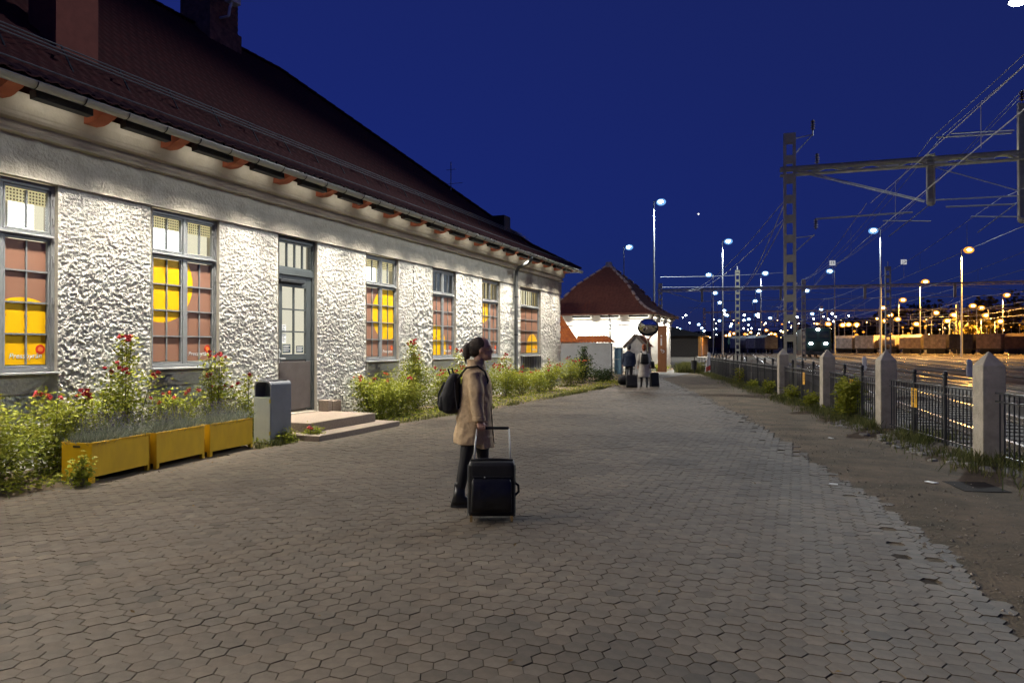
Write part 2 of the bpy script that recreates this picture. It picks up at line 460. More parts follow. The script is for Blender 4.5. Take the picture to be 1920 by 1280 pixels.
# asphalt path passing the cabin
ap = MB(); pts_l = [(1.4, 36.2), (1.25, 44), (1.6, 56), (0, 75)]; pts_r = [(3.0, 35.8), (3.3, 41), (3.6, 56), (2, 75)]
ap.add([(x, y, 0) for x, y in pts_l] + [(x, y, 0) for x, y in pts_r], [(0, 4, 5, 1), (1, 5, 6, 2), (2, 6, 7, 3)])
tag(ap.build('path', M_asph, loc=(0, 0, 0.012)), kind='structure')

# ------------------------------------------------------------------ station building
ST = thing('station_building', 'long station house with rough pale stucco walls and dark red hipped tile roof', 'building')
WZ0, WZ1 = 1.27, 3.70
WIN = [dict(y0=5.13, y1=6.53, cy=6.13, cz=1.60), dict(y0=8.02, y1=9.38, cy=8.27, cz=2.60),
       dict(y0=13.84, y1=15.25, cy=14.86, cz=2.37), dict(y0=17.04, y1=18.43, cy=17.35, cz=1.56),
       dict(y0=20.30, y1=21.71, cy=20.5, cz=2.97), dict(y0=23.62, y1=25.71, cy=25.05, cz=1.43),
       dict(y0=1.45, y1=2.85, cy=1.9, cz=2.4)]
DOOR = (10.88, 12.04)
OPEN = [(w['y0'], w['y1'], 1.0 if w['y1']-w['y0'] < 1.8 else 0.78, 3.76) for w in WIN] + [(DOOR[0], DOOR[1], -0.1, 3.76)]
def rough_wall(y0, y1, z0, z1, res, openings, seed=50, fs=1.0):
    ys_ = np.arange(y0, y1 + res/2, res); zs_ = np.arange(z0, z1 + res/2, res)
    for (a, b, c, d_) in openings:
        for q in (a, b):
            if y0 < q < y1: ys_[np.argmin(abs(ys_ - q))] = q
        for q in (c, d_):
            if z0 < q < z1: zs_[np.argmin(abs(zs_ - q))] = q
    Yg, Zg = np.meshgrid(ys_, zs_)
    wrp = 0.04*(fbm(Yg*6, Zg*5, seed+9, 2) - 0.5)
    n1 = fbm((Yg+wrp)/(0.034*fs), (Zg+wrp)/(0.027*fs), seed, 3); rg = np.clip((n1 - 0.33)/0.32, 0, 1); rg = rg*rg*(3-2*rg)
    n2 = fbm(Yg/0.10, Zg/0.07, seed+3, 3)
    amp = 0.55 + 0.45*np.clip((3.5 - Zg)/1.4, 0, 1)
    D = amp*fs*(0.018*rg + 0.013*n2 - 0.006)
    edge = np.ones_like(D)
    for (a, b, c, d_) in openings:
        dd = np.maximum(np.maximum(a - Yg, Yg - b), np.maximum(c - Zg, Zg - d_)); edge = np.minimum(edge, np.clip(dd/0.05, 0, 1))
    D = D*(0.25 + 0.75*edge) + 0.012
    k1, k2 = len(zs_), len(ys_); ix = np.arange(k1*k2).reshape(k1, k2)
    Fw = np.stack([ix[:-1, :-1], ix[:-1, 1:], ix[1:, 1:], ix[1:, :-1]], -1).reshape(-1, 4)
    yc = (Yg[:-1, :-1] + Yg[1:, 1:]).ravel()/2; zc = (Zg[:-1, :-1] + Zg[1:, 1:]).ravel()/2
    kp = np.ones(len(Fw), bool)
    for (a, b, c, d_) in openings: kp &= ~((yc > a) & (yc < b) & (zc > c) & (zc < d_))
    return D, Yg, Zg, Fw[kp]
D, Yg, Zg, Fw = rough_wall(4.2, 16.0, 0.0, 3.77, 0.0105, [o_ for o_ in OPEN if 3 < o_[0] < 16])
inst('wall', np_mesh('wall', np.stack([D, Yg, Zg], -1).reshape(-1, 3), Fw, M_stucco, True), ST)
D, Yg, Zg, Fw = rough_wall(16.0, 28.2, 0.0, 3.77, 0.019, [o_ for o_ in OPEN if o_[0] > 16], 50, 1.7)
inst('wall', np_mesh('wall', np.stack([D, Yg, Zg], -1).reshape(-1, 3), Fw, M_stucco, True), ST)
D, Yg, Zg, Fw = rough_wall(-12, 4.2, 0.0, 3.77, 0.05, [(1.45, 2.85, 1.0, 3.76)])
inst('wall', np_mesh('wall', np.stack([D, Yg, Zg], -1).reshape(-1, 3), Fw, M_stucco, True), ST)
MB().add([(0, 28.19, 0), (-16, 28.19, 0), (-16, 28.19, 4.9), (0.0, 28.19, 4.9)], [(0, 1, 2, 3)]).add(
    [(-16, 28.19, 0), (-16, -12, 0), (-16, -12, 4.9), (-16, 28.19, 4.9)], [(0, 1, 2, 3)]).add(
    [(-16, -12, 0), (0, -12, 0), (0, -12, 4.9), (-16, -12, 4.9)], [(0, 1, 2, 3)]).build('rear_wall', M_stucco, ST)
# reveals of the openings
for (a, b, c, d_) in OPEN:
    rv = MB()
    for (q0, q1) in (((a, c), (a, d_)), ((b, c), (b, d_)), ((a, d_), (b, d_))):
        rv.add([(0.03, q0[0], q0[1]), (0.03, q1[0], q1[1]), (-0.25, q1[0], q1[1]), (-0.25, q0[0], q0[1])], [(0, 1, 2, 3)])
    rv.build('reveal', M_corn, ST)
# plaster band with two mouldings and a cove, swept along the front
prof = [(0.045, 3.765), (0.05, 4.265), (0.115, 4.275), (0.125, 4.30), (0.12, 4.335), (0.085, 4.35), (0.085, 4.425), (0.165, 4.44), (0.18, 4.475), (0.18, 4.51), (0.19, 4.53), (0.215, 4.63), (0.22, 4.76)]
def sweep(prof_, y0, y1, step, amp, seed):
    yy = np.arange(y0, y1 + step/2, step); yy[-1] = y1; P = np.array(prof_)
    dense = [P[0]]
    for a, b in zip(P[:-1], P[1:]):
        k = max(1, int(np.hypot(*(b-a))/0.04))
        for t in range(1, k+1): dense.append(a + (b-a)*t/k)
    P = np.array(dense); Yg_, Ig = np.meshgrid(yy, np.arange(len(P)))
    Xg = P[:, 0][Ig] + amp*(fbm(Yg_*4, P[:, 1][Ig]*4, seed) - 0.5) + amp*0.5*(noise2(Yg_*16, P[:, 1][Ig]*16, seed+2) - 0.5)
    k1, k2 = Ig.shape; ix = np.arange(k1*k2).reshape(k1, k2)
    return np.stack([Xg, Yg_, P[:, 1][Ig]], -1).reshape(-1, 3), np.stack([ix[:-1, :-1], ix[:-1, 1:], ix[1:, 1:], ix[1:, :-1]], -1).reshape(-1, 4)
V, F = sweep(prof[:2], -12, 28.24, 0.05, 0.030, 61)
inst('plaster_band', np_mesh('plaster_band', V, F, M_plast, True), ST)
MB().prism(prof[1:] + [(-0.1, 4.76), (-0.1, 4.265)], -12, 28.28).build('cornice', M_corn, ST, bevel=0.006)
MB().box(-0.02, -12, 3.745, 0.06, 28.2, 3.768).build('plaster_band_edge', M_plast, ST)
MB().prism(prof + [(-0.3, 4.76), (-0.3, 3.765)], 28.16, 28.235).build('cornice_return', M_corn, ST)

# windows
PX = -0.10
def glow_mat(name, col, s_):
    return emat(name, col, s_)
G_room = emat('lit_room', (1.0, 0.90, 0.64), 1.15)
G_tube = emat('room_lamp', (1.0, 0.99, 0.94), 4.0)
G_dim = emat('dim_room', (0.52, 0.58, 0.62), 0.22)
G_curt = emat('lit_curtain', (1.0, 0.78, 0.34), 0.42)
def dots_mat():
    m = bpy.data.materials.new('perforated_blind'); m.use_nodes = True
    n, l = m.node_tree.nodes, m.node_tree.links
    b = n['Principled BSDF']
    g = n.new('ShaderNodeNewGeometry'); mp = n.new('ShaderNodeMapping'); mp.inputs['Scale'].default_value = (0, 24, 24)
    l.new(g.outputs['Position'], mp.inputs[0])
    fr = n.new('ShaderNodeVectorMath'); fr.operation = 'FRACTION'; l.new(mp.outputs[0], fr.inputs[0])
    ds = n.new('ShaderNodeVectorMath'); ds.operation = 'DISTANCE'; ds.inputs[1].default_value = (0, 0.5, 0.5)
    l.new(fr.outputs[0], ds.inputs[0])
    lt = n.new('ShaderNodeMath'); lt.operation = 'LESS_THAN'; lt.inputs[1].default_value = 0.3; l.new(ds.outputs['Value'], lt.inputs[0])
    mx = n.new('ShaderNodeMixRGB'); mx.inputs[1].default_value = (0.85, 0.72, 0.38, 1); mx.inputs[2].default_value = (0.14, 0.10, 0.03, 1)
    l.new(lt.outputs[0], mx.inputs[0]); l.new(mx.outputs[0], b.inputs['Base Color'])
    l.new(mx.outputs[0], b.inputs['Emission Color']); b.inputs['Emission Strength'].default_value = 0.8
    return m
M_dots = dots_mat()
def logo(parent, yc, zc, width):
    me = text_mesh('Pressbyr\u00e5n', 0.1, M_white, 0.25)
    xs_ = [v.co.x for v in me.vertices]; sc = width/(max(xs_) - min(xs_))
    o = inst('lettering', me, parent, (PX + 0.006, yc, zc), rot=(R(90), 0, R(90))); o.scale = (sc, sc, 1)
    d_ = MB().cyl((PX+0.004, 0, 0), (PX+0.007, 0, 0), 0.062, n=24, mi=0).cyl((PX+0.007, 0, 0), (PX+0.009, 0, 0), 0.034, n=20, mi=1)
    d_.build('logo_disc', [mat('logo_red', (0.80, 0.045, 0.015), 0.5), mat('logo_orange', (0.95, 0.24, 0.03), 0.5)], parent, (0, yc + width*0.46, zc + 0.085))
def window(i, w):
    y0, y1, z0, z1 = w['y0'], w['y1'], WZ0, WZ1 + 0.03
    three = (y1 - y0) > 1.8
    fm = film_mat('window_film_%d' % i, w['cy'], w['cz'], 0.63)
    fr = MB(); fw = 0.055; xa, xb = -0.15, -0.055
    fr.box(xa, y0, z0, xb, y0+fw, z1); fr.box(xa, y1-fw, z0, xb, y1, z1)
    fr.box(xa, y0+fw, z1-0.075, xb, y1-fw, z1); fr.box(xa, y0+fw, z0, xb, y1-fw, z0+0.05)
    fr.box(xa, y0+fw, 3.01, xb+0.002, y1-fw, 3.08)
    ym = (y0+y1)/2
    if not three: fr.box(xa, ym-0.035, z0+0.05, xb-0.003, ym+0.035, 3.01); fr.box(xa, ym-0.03, 3.08, xb-0.003, ym+0.03, z1-0.075)
    wobj = fr.build('window', M_frame, ST, bevel=0.006); wobj.location.x = 0.03
    MB().box(xb+0.001, y0+0.03, 3.035, xb+0.028, y1-0.03, 3.055).build('drip_rail', M_sill, wobj)
    # sill and the smooth apron below it
    if not three:
        MB().box(-0.12, y0-0.02, z0-0.03, 0.075, y1+0.02, z0-0.004).build('sill', M_sill, wobj, bevel=0.004)
        MB().box(-0.2, y0, 0.99, 0.014, y1, z0-0.03).build('apron', M_plast, wobj)
    else:
        MB().box(-0.12, y0-0.02, z0-0.03, 0.085, y1+0.02, z0-0.004).build('sill', M_sill, wobj, bevel=0.004)
        rb = MB().box(-0.2, y0, 0.77, 0.0, y1, z0-0.03)
        k = 12
        for q in range(k):
            yq = y0 + 0.06 + q*(y1-y0-0.12)/(k-1); rb.box(0, yq-0.028, 0.78, 0.035, yq+0.028, z0-0.035)
        rb.build('apron', M_frame, wobj)
    # casements: frames, glazing bars, panes
    cas = [(y0+fw, ym-0.035), (ym+0.035, y1-fw)] if not three else [(y0+fw, y1-fw)]
    ncol = 2 if not three else 3
    def sash(a, b, c, d_, nr, film):
        q = MB(); t = 0.032; xs0, xs1 = -0.125, -0.068
        q.box(xs0, a+0.004, c+0.004, xs1, a+t, d_-0.004); q.box(xs0, b-t, c+0.004, xs1, b-0.004, d_-0.004)
        q.box(xs0, a+t, c+0.004, xs1, b-t, c+t); q.box(xs0, a+t, d_-t, xs1, b-t, d_-0.004)
        q.build('casement', M_frame, wobj, bevel=0.004)
        ia, ib, ic, id_ = a+t, b-t, c+t, d_-t
        pw_, ph_ = (ib-ia)/ncol, (id_-ic)/nr
        for r in range(1, nr):
            MB().box(-0.118, ia, ic+r*ph_-0.011, -0.074, ib, ic+r*ph_+0.011).build('glazing_bar', M_frame, wobj)
        for k in range(1, ncol):
            for r in range(nr):
                MB().box(-0.116, ia+k*pw_-0.009, ic+r*ph_+0.012, -0.078, ia+k*pw_+0.009, ic+(r+1)*ph_-0.012).build('glazing_bar', M_frame, wobj)
        pm = MB().box(-0.003, -pw_/2+0.010, -ph_/2+0.012, 0.003, pw_/2-0.010, ph_/2-0.012).mesh('pane', fm if film else M_glass)
        for k in range(ncol):
            for r in range(nr): inst('pane', pm, wobj, (PX, ia+(k+0.5)*pw_, ic+(r+0.5)*ph_))
    for (a, b) in cas:
        sash(a, b, z0+0.05, 3.01, 4, True); sash(a, b, 3.08, z1-0.075, 1, False)
    for zh in (1.55, 2.2, 2.75, 3.25, 3.5):
        for yh in ((y0+0.03, y1-0.03)):
            MB().cyl((-0.05, yh, zh-0.045), (-0.05, yh, zh+0.045), 0.011, n=6).build('hinge', M_frame, wobj)
    # what is behind the upper lights
    if i == 3: MB().box(-0.24, y0, 3.05, -0.22, y1, z1).build('blind', G_dim, wobj)
    elif i in (4, 5):
        MB().box(-0.40, y0, 3.05, -0.38, y1, z1).build('lit_interior', G_room, wobj)
        cb_ = MB()
        for q in range(9): yq = y0+0.05+q*(y1-y0-0.1)/8; cb_.box(-0.24, yq-0.05, 3.05, -0.22, yq+0.045, z1)
        cb_.build('curtain', G_curt, wobj)
    else:
        MB().box(-0.42, y0-0.1, 2.95, -0.40, y1+0.6, z1+0.2).build('lit_interior', G_room, wobj)
        MB().box(-0.31, y0+0.15, 3.14, -0.30, ym+(0.12 if i else 0.58), 3.58).build('interior_lamp', G_tube, wobj)
        MB().box(-0.17, y0+0.02, 3.45, -0.165, y1-0.02, z1).build('perforated_blind', M_dots, wobj)
        MB().box(-0.27, y1+0.02, 2.9, -0.26, y1+0.10, z1+0.1).build('interior_post', M_corn, wobj); MB().box(-0.27, ym+0.16, 2.9, -0.26, ym+0.22, z1+0.1).build('interior_post', M_corn, wobj)
    logo(wobj, y1 - 0.36 if not three else y1 - 0.45, 1.475, 0.42)
for i, w in enumerate(WIN): window(i, w)

# entrance door
y0, y1 = DOOR
dm = MB(); xa, xb = -0.16, -0.03
dm.box(xa, y0, 0.30, xb, y0+0.075, 3.74); dm.box(xa, y1-0.075, 0.30, xb, y1, 3.74); dm.box(xa, y0+0.075, 3.64, xb, y1-0.075, 3.74)
dm.box(xa, y0+0.075, 2.99, xb+0.003, y1-0.075, 3.12)
door = dm.build('door', M_doorp, ST, bevel=0.006)
MB().box(-0.2, y0-0.02, 0.0, 0.02, y1+0.02, 0.295).build('threshold', M_conc, door)
MB().box(-0.11, y0+0.075, 3.12, -0.05, y0+0.11, 3.64).box(-0.11, y1-0.11, 3.12, -0.05, y1-0.075, 3.64).box(-0.11, y0+0.11, 3.12, -0.05, y1-0.11, 3.15).box(-0.11, y0+0.11, 3.61, -0.05, y1-0.11, 3.64).build('transom_frame', M_doorp, door)
a, b = y0+0.11, y1-0.11
for k in range(4): MB().box(-0.083, a+k*(b-a)/4+0.012, 3.155, -0.077, a+(k+1)*(b-a)/4-0.012, 3.605).build('transom_pane', M_glass, door)
for k in range(1, 4): MB().box(-0.10, a+k*(b-a)/4-0.013, 3.15, -0.056, a+k*(b-a)/4+0.013, 3.61).build('glazing_bar', M_doorp, door)
lf = MB(); la, lb = y0+0.08, y1-0.08; ga, gb_ = 11.08, 11.80; x0_, x1_ = -0.115, -0.055
lf.box(x0_, la, 0.33, x1_, ga, 2.985); lf.box(x0_, gb_, 0.33, x1_, lb, 2.985); lf.box(x0_, ga, 2.76, x1_, gb_, 2.985); lf.box(x0_, ga, 1.33, x1_, gb_, 1.45)
lf.build('door_leaf', M_doorp, door, bevel=0.005)
MB().box(-0.10, ga, 0.33, -0.070, gb_, 1.33).build('lower_panel', M_kick, door)
MB().box(-0.069, la+0.03, 0.36, -0.048, lb-0.03, 1.30).build('kick_plate', M_kick, door, bevel=0.006)
for k in range(2):
    for r in range(3):
        hy, hz = (gb_-ga)/2, (2.76-1.45)/3
        MB().box(-0.088, ga+k*hy+0.012, 1.45+r*hz+0.012, -0.082, ga+(k+1)*hy-0.012, 1.45+(r+1)*hz-0.012).build('pane', M_glass, door)
MB().box(-0.10, (ga+gb_)/2-0.014, 1.45, -0.062, (ga+gb_)/2+0.014, 2.76).build('glazing_bar', M_doorp, door)
for r in (1, 2): MB().box(-0.099, ga, 1.45+r*(2.76-1.45)/3-0.014, -0.063, gb_, 1.45+r*(2.76-1.45)/3+0.014).build('glazing_bar', M_doorp, door)
MB().box(-0.10, y0+0.10, 2.84, 0.0, y1-0.35, 2.90).build('door_closer', M_dark, door, bevel=0.01)
h = MB().cyl((-0.055, 10.98, 1.36), (0.01, 10.98, 1.36), 0.016).cyl((0.005, 10.98, 1.36), (0.005, 11.10, 1.36), 0.013).box(-0.056, 10.955, 1.28, -0.048, 11.005, 1.55).cyl((-0.05, 10.98, 1.50), (-0.02, 10.98, 1.50), 0.028)
h.build('handle', M_sill, door, bevel=0.002)
for zh in (0.75, 1.95, 2.6): MB().cyl((-0.035, y1-0.075, zh-0.06), (-0.035, y1-0.075, zh+0.06), 0.014, n=8).build('hinge', M_doorp, door)
# notices taped inside the glass
M_note = mat('notice_dark', (0.06, 0.085, 0.10), 0.6); M_paper = mat('notice_paper', (0.75, 0.75, 0.72), 0.7, emit=((1, 1, 1), 0.25))
for (na, nb, nc, nd, nm) in ((11.10, 11.22, 1.86, 2.02, M_paper), (11.10, 11.22, 1.66, 1.84, M_paper), (11.12, 11.35, 1.47, 1.64, M_note), (11.52, 11.74, 1.47, 1.61, M_note)):
    pn = MB().box(-0.080, na, nc, -0.078, nb, nd)
    pn.build('notice', nm, door)
    ln = MB()
    for q in range(4): zq = nd-0.03-q*(nd-nc-0.04)/4; ln.box(-0.0778, na+0.02, zq-0.006, -0.0772, nb-0.02-0.03*(q % 2), zq+0.006)
    ln.build('print_lines', M_dark if nm is M_paper else M_white, door)
MB().box(-0.5, y0-0.2, 0.3, -0.48, y1+0.8, 3.9).build('lit_hall', emat('hall_light', (1.0, 0.91, 0.70), 1.0), door)
MB().box(-0.40, y0+0.1, 0.3, -0.38, y0+0.48, 3.9).build('hall_bright_wall', emat('hall_bright', (1.0, 0.97, 0.9), 1.7), door)

# roof: clay pantiles, bell-cast eave, hips at 45 degrees
def roof_z(x):     # height of the front slope
    return np.where(x > -1.0, 4.82 + 0.55*(0.64 - x), 5.722 + 0.8183*(-1.0 - x))
YE = 29.0
RF = MB()
RF.add([(0.64, YE, 4.82), (-16.64, YE, 4.82), (-15.0, YE-1.64, 5.722), (-1.0, YE-1.64, 5.722)], [(0, 1, 2, 3)])
RF.add([(-1.0, YE-1.64, 5.70), (-15.0, YE-1.64, 5.70), (-8, YE-8.64, 11.43)], [(0, 1, 2)])
RF.add([(-16.64, YE, 4.82), (-16.64, -14, 4.82), (-15.0, -14, 5.72), (-15, YE-1.64, 5.72)], [(0, 1, 2, 3)])
RF.add([(-15.0, -14, 5.72), (-15, YE-1.64, 5.72), (-8, YE-8.64, 11.45), (-8, -14, 11.45)], [(0, 1, 2, 3)])
roof = RF.build('roof', M_tile, ST)
svals = []
xcur = 0.64
xr = np.concatenate([np.linspace(0.64, -1.0, 6)[:-1], np.linspace(-1.0, -8.0, 27)])
rowsx, rowsz = [], []
for i in range(len(xr)-1):
    rowsx += [xr[i], xr[i+1]]; za, zb = float(roof_z(xr[i])), float(roof_z(xr[i+1])); rowsz += [za + 0.035, zb]
rowsx, rowsz = np.array(rowsx), np.array(rowsz)
yy = np.arange(-14, YE+0.01, 0.035)
Yg, Ig = np.meshgrid(yy, np.arange(len(rowsx)))
Xg = rowsx[Ig]; Zg = rowsz[Ig] + 0.030*(0.5 + 0.5*np.sin(Yg*2*math.pi/0.21))**1.5
hip = YE - (0.64 - Xg)
Yc = np.minimum(Yg, hip)
Zg = Zg + 0.012*(fbm(Yg*0.8, Xg*0.8, 77) - 0.5)
k1, k2 = Ig.shape; ix = np.arange(k1*k2).reshape(k1, k2)
F = np.stack([ix[:-1, :-1], ix[:-1, 1:], ix[1:, 1:], ix[1:, :-1]], -1).reshape(-1, 4)
tl = inst('roof_tiles', np_mesh('roof_tiles', np.stack([Xg, Yc, Zg], -1).reshape(-1, 3), F, M_tile, True), roof); tag(tl, kind='stuff')
# eave course as single tiles
tp = np.linspace(-0.105, 0.105, 9); tz = 0.030*(0.5 + 0.5*np.cos(tp*2*math.pi/0.21))**1.5
tv, tf = [], []
for (u, w_) in ((0.05, -0.0275), (-0.33, 0.18)):
    for a, b in zip(tp, tz): tv.append((u, a*0.97, w_ + b + 0.045))
for (u, w_) in ((0.05, -0.0275), (-0.33, 0.18)):
    for a, b in zip(tp, tz): tv.append((u, a*0.97, w_ + b + 0.028))
for k in range(8): tf += [(k, k+1, 10+k, 9+k), (18+k, 27+k, 28+k, 19+k), (k, 18+k, 19+k, k+1)]
tile_me = bpy.data.meshes.new('roof_tile'); tile_me.from_pydata(tv, [], tf); tile_me.materials.append(M_tile); tile_me.update()
for k in range(int((YE-2.0)/0.21)): inst('roof_tile', tile_me, roof, (0.64, 2.0 + 0.21*k + 0.0525, 4.82), rot=(0, 0, (random.random()-0.5)*0.03))
# hip and ridge tiles
rt = MB(); 
for (a, r0) in ((0.0, 0.125), (0.40, 0.105)):
    for q in range(7):
        t = math.pi*q/6; rt.v.append((r0*math.cos(t), a, r0*0.75*math.sin(t)))
rt.f = [(q, q+1, 8+q, 7+q) for q in range(6)] + [tuple(range(6, -1, -1))]; rt.m = [0]*7
rtm = rt.mesh('hip_tile', M_tile, True)
def run_tiles(p0, p1, name='hip_tile', parent=roof, me=rtm, L=0.38):
    p0, p1 = Vector(p0), Vector(p1); dv = p1 - p0; nn = int(dv.length/L)
    q = Vector((0, 1, 0)).rotation_difference(dv.normalized())
    rz = math.atan2(-dv.x, dv.y); rx = math.atan2(dv.z, math.hypot(dv.x, dv.y))
    for k in range(nn):
        o = inst(name, me, parent, p0 + dv*(k/nn)); o.rotation_euler = (rx, 0, rz)
run_tiles((-1.0, YE-1.64, 5.76), (-8, YE-8.64, 11.50)); run_tiles((0.64, YE, 4.86), (-1.0, YE-1.64, 5.76))
run_tiles((-8, YE-8.64, 11.48), (-8, 8, 11.48), 'ridge_tile')
# soffit, rafters, gutter
MB().add([(0.62, -12, 4.80), (0.62, 28.9, 4.80), (-0.05, 28.9, 5.16), (-0.05, -12, 5.16)], [(0, 1, 2, 3)]).build('soffit', M_soff, ST)
MB().add([(0.62, 28.95, 4.79), (-16, 28.95, 4.79), (-16, 28.15, 4.86), (0.15, 28.15, 4.86)], [(0, 1, 2, 3)]).build('soffit', M_soff, ST)
rp_ = [(0.12, 4.61), (0.36, 4.61), (0.44, 4.63), (0.52, 4.67), (0.57, 4.685), (0.61, 4.71), (0.60, 4.83), (0.12, 5.08)]
RY0 = [4.35 + 1.25*k for k in range(-13, 20)]
rme = MB().prism(rp_, -0.095, 0.095).mesh('rafter', M_raft)
for yk in RY0: inst('rafter', rme, ST, (0, yk, 0))
gt = MB(); gx, gz, gr = 0.70, 4.755, 0.075
ring = [(gx + gr*math.cos(math.pi + math.pi*q/8), gz + gr*math.sin(math.pi + math.pi*q/8)) for q in range(9)]
gv = [(x, -12, z) for x, z in ring] + [(x, 29.02, z) for x, z in ring]
gt.add(gv, [(q, q+1, 10+q, 9+q) for q in range(8)])
gt.cyl((gx+gr, -12, gz), (gx+gr, 29.02, gz), 0.009, n=6)
gutter = gt.build('gutter', M_gutt, ST, smooth=True)
bme = MB().tube([(gx + (gr+0.006)*math.cos(math.pi + math.pi*q/8), 0, gz + (gr+0.006)*math.sin(math.pi + math.pi*q/8)) for q in range(9)], 0.008, 4).mesh('gutter_bracket', M_dark)
for k in range(44): inst('gutter_bracket', bme, gutter, (0, 2.0 + 0.625*k, 0))
MB().box(-16.5, 28.98, 4.72, 0.66, 29.04, 4.83).build('end_fascia', M_white, ST)
dp = MB().tube([(gx, 22.85, 4.70), (gx, 22.85, 4.55), (0.60, 22.85, 4.46), (0.24, 22.85, 4.30), (0.17, 22.85, 4.20), (0.155, 22.85, 4.0), (0.155, 22.85, 0.25), (0.22, 22.85, 0.12)], 0.062, 10)
dpo = dp.build('downpipe', mat('pipe_metal', (0.13, 0.135, 0.135), 0.4, metal=0.4, var=0.08), ST, smooth=True)
for zc in (3.3, 2.0, 0.8): MB().cyl((0.155, 22.85, zc-0.025), (0.155, 22.85, zc+0.025), 0.07, n=10).build('pipe_clip', M_dark, dpo)
# snow guard: three tubes on brackets
sg = MB()
for k, x_ in enumerate((-1.05, -1.16, -1.27)):
    zz = float(roof_z(-1.15)) + 0.14 + k*0.10
    sg.cyl((x_, -13, zz), (x_, 27.3 - 0.1*k, zz), 0.012, n=6)
sgo = sg.build('snow_guard', mat('guard_steel', (0.20, 0.20, 0.21), 0.5, metal=0.3), roof)
for k in range(26):
    yk = 1.5 + k*1.0
    MB().bar((-1.00, yk, float(roof_z(-1.0)) + 0.02), (-1.28, yk, float(roof_z(-1.15)) + 0.36), 0.03, 0.012).build('guard_bracket', M_dark, roof)
MB().cyl((0.30, -13, float(roof_z(0.30))+0.11), (0.30, 28.6, float(roof_z(0.30))+0.11), 0.010, n=6).build('lower_guard', mat('guard_steel', (0.20, 0.20, 0.21)), roof)
# chimneys
def brick_stack(name, x0, y0, x1, y1, z0, z1, parent, label=None):
    MBb = MB().box(x0+0.012, y0+0.012, z0, x1-0.012, y1-0.012, z1).build(name, mat('mortar', (0.20, 0.17, 0.15), 0.95), parent)
    if label: MBb['label'] = label
    bl, bh = 0.245, 0.073
    for r in range(int((z1-z0)/0.083)):
        z = z0 + r*0.083
        if z < float(roof_z(min(x1, 0)))-1.6: continue
        for (axis, a0, a1) in (('x', x0, x1), ('y', y0, y1)):
            off = (r % 2)*0.125; q = a0 - off
            while q < a1 - 0.02:
                s0, s1 = max(q, a0), min(q + bl, a1)
                if s1 - s0 > 0.04:
                    o = random.random()*0.004
                    if axis == 'x': MB().box(s0, y0-o, z, s1-0.01, y0+0.02, z+bh).build('brick', M_brick, MBb)
                    else: MB().box(x1-0.02, s0, z, x1+o, s1-0.01, z+bh).build('brick', M_brick, MBb)
                q += bl + 0.01
    return MBb
ch = brick_stack('chimney', -8.60, 16.60, -7.40, 17.78, 11.0, 13.6, roof)
MB().box(-8.67, 16.53, 10.6, -7.33, 17.85, 11.5).build('chimney_base', M_brick, ch)
cl = MB().cyl((-7.40, 17.0, 11.75), (-7.05, 17.0, 11.75), 0.035).tube([(-7.05, 17.0, 11.75), (-7.0, 17.0, 12.0), (-7.0, 17.1, 12.25)], 0.045, 6).box(-7.16, 16.95, 12.2, -6.9, 17.35, 12.48)
cl.build('camera_bracket', M_white, ch, bevel=0.02)
# plastered stack on the front slope, low vent and antenna near the far hip
MB().box(-2.35, 7.72, 5.8, -1.70, 8.45, 9.5).build('plastered_chimney', mat('chimney_plaster', (0.21, 0.06, 0.045), 0.9, var=0.1), roof)
MB().box(-6.6, 29.8, 0.0, -4.9, 31.0, 5.9).build('far_chimney', M_dark, ST) if False else None
MB().box(-2.9, 25.75, 5.6, -1.5, 26.4, 6.75).build('roof_vent', M_dark, roof)
MB().cyl((-3.3, 24.7, 7.5), (-3.3, 24.7, 8.75), 0.02, n=6).cyl((-3.7, 24.7, 7.9), (-2.8, 24.7, 7.9), 0.01, n=5).cyl((-3.5, 24.7, 8.45), (-3.1, 24.7, 8.45), 0.01, n=5).build('antenna', M_wire, roof)

# steps in front of the door
stp = thing('entrance_steps', 'two low granite steps in front of the grey glazed door', 'steps')
M_gran = mat('granite_step', (0.25, 0.195, 0.15), 0.85, scale=30, col2=(0.17, 0.135, 0.105), bump=0.3, bscale=90)
MB().box(0.02, 9.85, -0.03, 1.74, 12.45, 0.10).build('lower_step', M_gran, stp, bevel=0.012)
MB().box(0.02, 10.12, 0.10, 1.33, 12.20, 0.27).build('upper_step', M_gran, stp, bevel=0.012)
tag(MB().box(0.05, 12.06, 0.27, 0.30, 12.19, 0.50).box(0.05, 12.2, 0.0, 0.30, 12.5, 0.48).build('granite_block', M_gran, bevel=0.015), 'small granite block against the wall right of the grey door', 'stone block')

